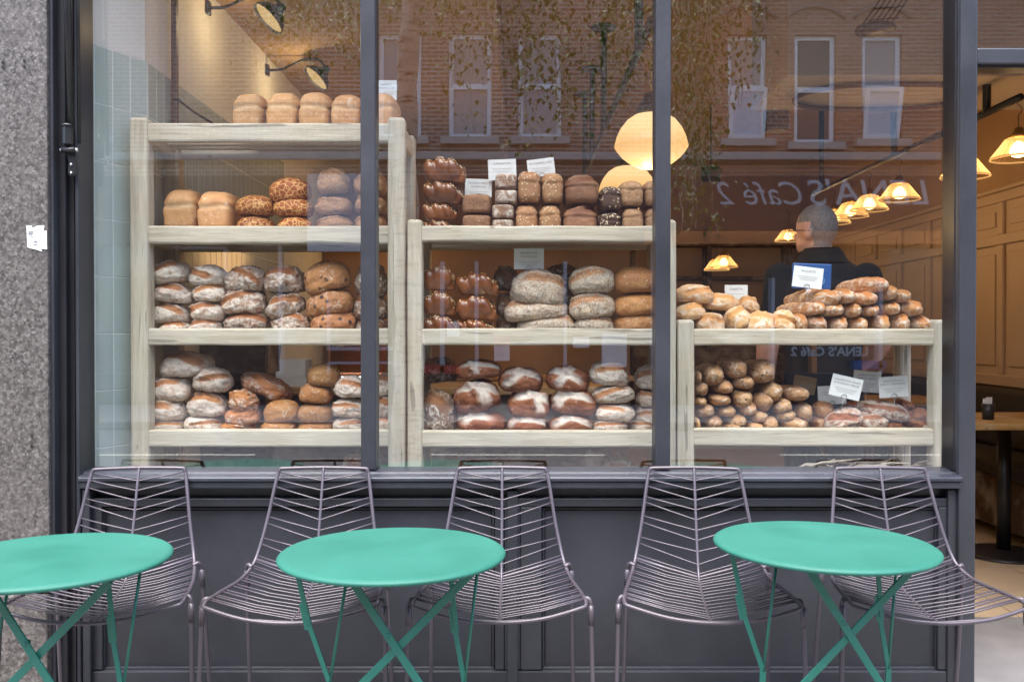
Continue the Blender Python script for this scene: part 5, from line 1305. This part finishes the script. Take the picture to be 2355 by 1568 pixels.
# ------------------------------------------------------------------ street birch (mirrored in the panes)
def bark_mat():
    t = NT('birch_bark'); v = t.coords((3,3,14), False); a = t.noise(v, 2.2, 5, .65); v2 = t.coords((1,1,1), False); b = t.noise(v2, 5, 4)
    c = t.mix(t.mapr(a, .52, .64), (.62,.55,.47), (.10,.075,.06)); c = t.mix(t.mapr(b, .5, .75, 0, .6), c, (.40,.31,.23)); t.bump(a, .4, .01)
    return t.done(c, .8)
def leaf_mat():
    t = NT('birch_leaf'); oi = t.n('NewGeometry'); c = t.ramp(oi.outputs['Random Per Island'], [(0,(.07,.13,.02)),(.5,(.12,.20,.035)),(1,(.20,.27,.06))])
    return t.done(c, .5)
bk_m = bark_mat()
tr = thing('birch_tree', 'birch street tree with hanging leafy twigs mirrored in the panes', 'tree', (-.84, -3.75, 0)); R = random.Random(11)
tp = crv([(0,0,0),(.02,.0,1.2),(-.01,-.02,2.6),(.03,-.05,4.0),(.0,-.1,5.6),(.05,-.1,7.6)], 40)
MB().tube([p + Vector((R.uniform(-.006,.006), R.uniform(-.006,.006), 0)) for p in tp], [.13-.1*i/40 + .012*math.sin(i*1.9) for i in range(41)], 16).build('trunk', bk_m, tr, True)
leaves = MB(); twm = MB()
def hang(x, y, z0, z1, dens=1.0):
    n = max(3, int((z0-z1)/.10)); pts = [Vector((x, y, z0))]
    for k in range(n): pts.append(pts[-1] + Vector((R.gauss(0,.018), R.gauss(0,.018), -(z0-z1)/n)))
    twm.tube(pts, .0028, 4)
    for k in range(int((z0-z1)*46*dens)):
        t = R.random(); i = int(t*n); p = pts[i].lerp(pts[min(i+1,n)], t*n-i) + Vector((R.gauss(0,.075), R.gauss(0,.075), R.gauss(0,.03)))
        a = R.uniform(0, 6.28); s_ = R.uniform(.020,.036); d = Vector((math.cos(a)*R.uniform(.3,1.2), math.sin(a)*R.uniform(.3,1.2), -1)).normalized(); u = Vector((-math.sin(a), math.cos(a), R.uniform(-.5,.5))).normalized()
        nn = d.cross(u)*s_*.15
        leaves.add([p, p + d*s_*.55 + u*s_*.62 + nn, p + d*s_*1.5, p + d*s_*.55 - u*s_*.62 + nn], [(0,1,2),(0,2,3)])
for lx, ly, lz, sz0 in ((1.15,-.35,5.0,4.1),(1.75,.15,4.9,4.0),(2.35,-.2,5.2,4.1),(2.55,-.6,5.6,4.6),(-.9,-.3,5.0,4.2),(-1.6,-.4,5.4,4.5),(.5,-.8,5.6,4.6),(-.5,-1.0,6.2,5.2),(1.0,-1.2,6.4,5.6)):
    P = crv([(.02,-.06,sz0),(lx*.4,ly*.5,(sz0+lz)/2+.3),(lx*.8,ly,lz),(lx,ly*1.1,lz-.35)], 14); MB().tube(P, [.035-.028*i/14 for i in range(15)], 8).build('limb', bk_m, tr, True)
def bunch(pxs, pys, dr, n, dens=1.0, top=4.6):
    for _ in range(n):
        d = R.uniform(*dr); y = -(d-3.13) + 3.75; x = (R.uniform(*pxs)-CX)*d/F + .84; z1 = CAMZ - (R.uniform(*pys)-CY)*d/F
        hang(x, y, top + R.uniform(-.4,.4), max(z1, 1.4), dens)
bunch((1030,1110),(150,360),(6.6,7.4),8,.75); bunch((1110,1190),(60,200),(6.6,7.6),8,.8); bunch((1195,1300),(200,380),(6.6,7.6),14,.95); bunch((1300,1420),(100,330),(6.6,7.6),11,.8)
bunch((1545,1640),(200,560),(6.6,7.8),30,1.0); bunch((1640,1720),(60,260),(6.6,7.8),12,.8); bunch((1720,1760),(120,300),(6.8,7.4),3,.5); bunch((600,830),(40,190),(6.6,8.2),34,1.0); bunch((860,1040),(10,90),(6.6,8.2),14,1.0); bunch((1400,1540),(60,260),(6.8,8),14)
bunch((300,600),(-150,60),(6.6,8.6),20); bunch((1000,1700),(-300,20),(6.6,9),60)
o = leaves.build('leaves', leaf_mat(), tr); o['kind'] = 'stuff'
o = twm.build('twigs', bk_m, tr); o['kind'] = 'stuff'

# ------------------------------------------------------------------ small ceiling fittings
for i, (px, py, d, lb) in enumerate(((1783,279,6.2,'black loudspeaker hung near the lowered ceiling box'),(1634,402,8.2,'small black loudspeaker hung far back above the ciabatta'))):
    Y = d + CAMY; t = thing('loudspeaker', lb, 'loudspeaker', (X(px,Y), Y, Z(py,Y)), .5, group='hung loudspeakers')
    MB().box(-.07,.07,-.06,.06,-.07,.07).build('cabinet', MAT['black'], t, bevel=.012)
    MB().box(-.058,.058,-.064,-.0605,-.058,.058).build('grille', MAT['velvet'], t, bevel=.002)
    MB().tube([(0,0,.07),(0,0,CZ-Z(py,Y))], .006, 6).build('bracket', MAT['black'], t, True)
Y = 1.15; t = thing('wire_fitting', 'grey ceiling plate with slanting black wires above the right pane', 'ceiling fitting', (X(2010,Y), Y, Z(72,Y)))
MB().lathe([(.002,-.012),(.085,-.012),(.095,.0),(.085,.016),(.002,.016)], 24).build('plate', MAT['frame'], t, True, fixn=True)
for k in range(6):
    a = -.07 + .026*k; MB().tube([(a,-.03,.016),(a+.10,.05,.14),(a+.20,.10,.30),(a+.24,.12,CZ-Z(72,Y))], .0035, 6).build('wire', MAT['black'], t, True)
for k in range(4):
    z = .05 + .06*k; MB().tube([(-.06+.17*z/.3,0+.3*z,z),(.09+.17*z/.3,0+.3*z,z+.012)], .0028, 6).build('cross_wire', MAT['black'], t, True)
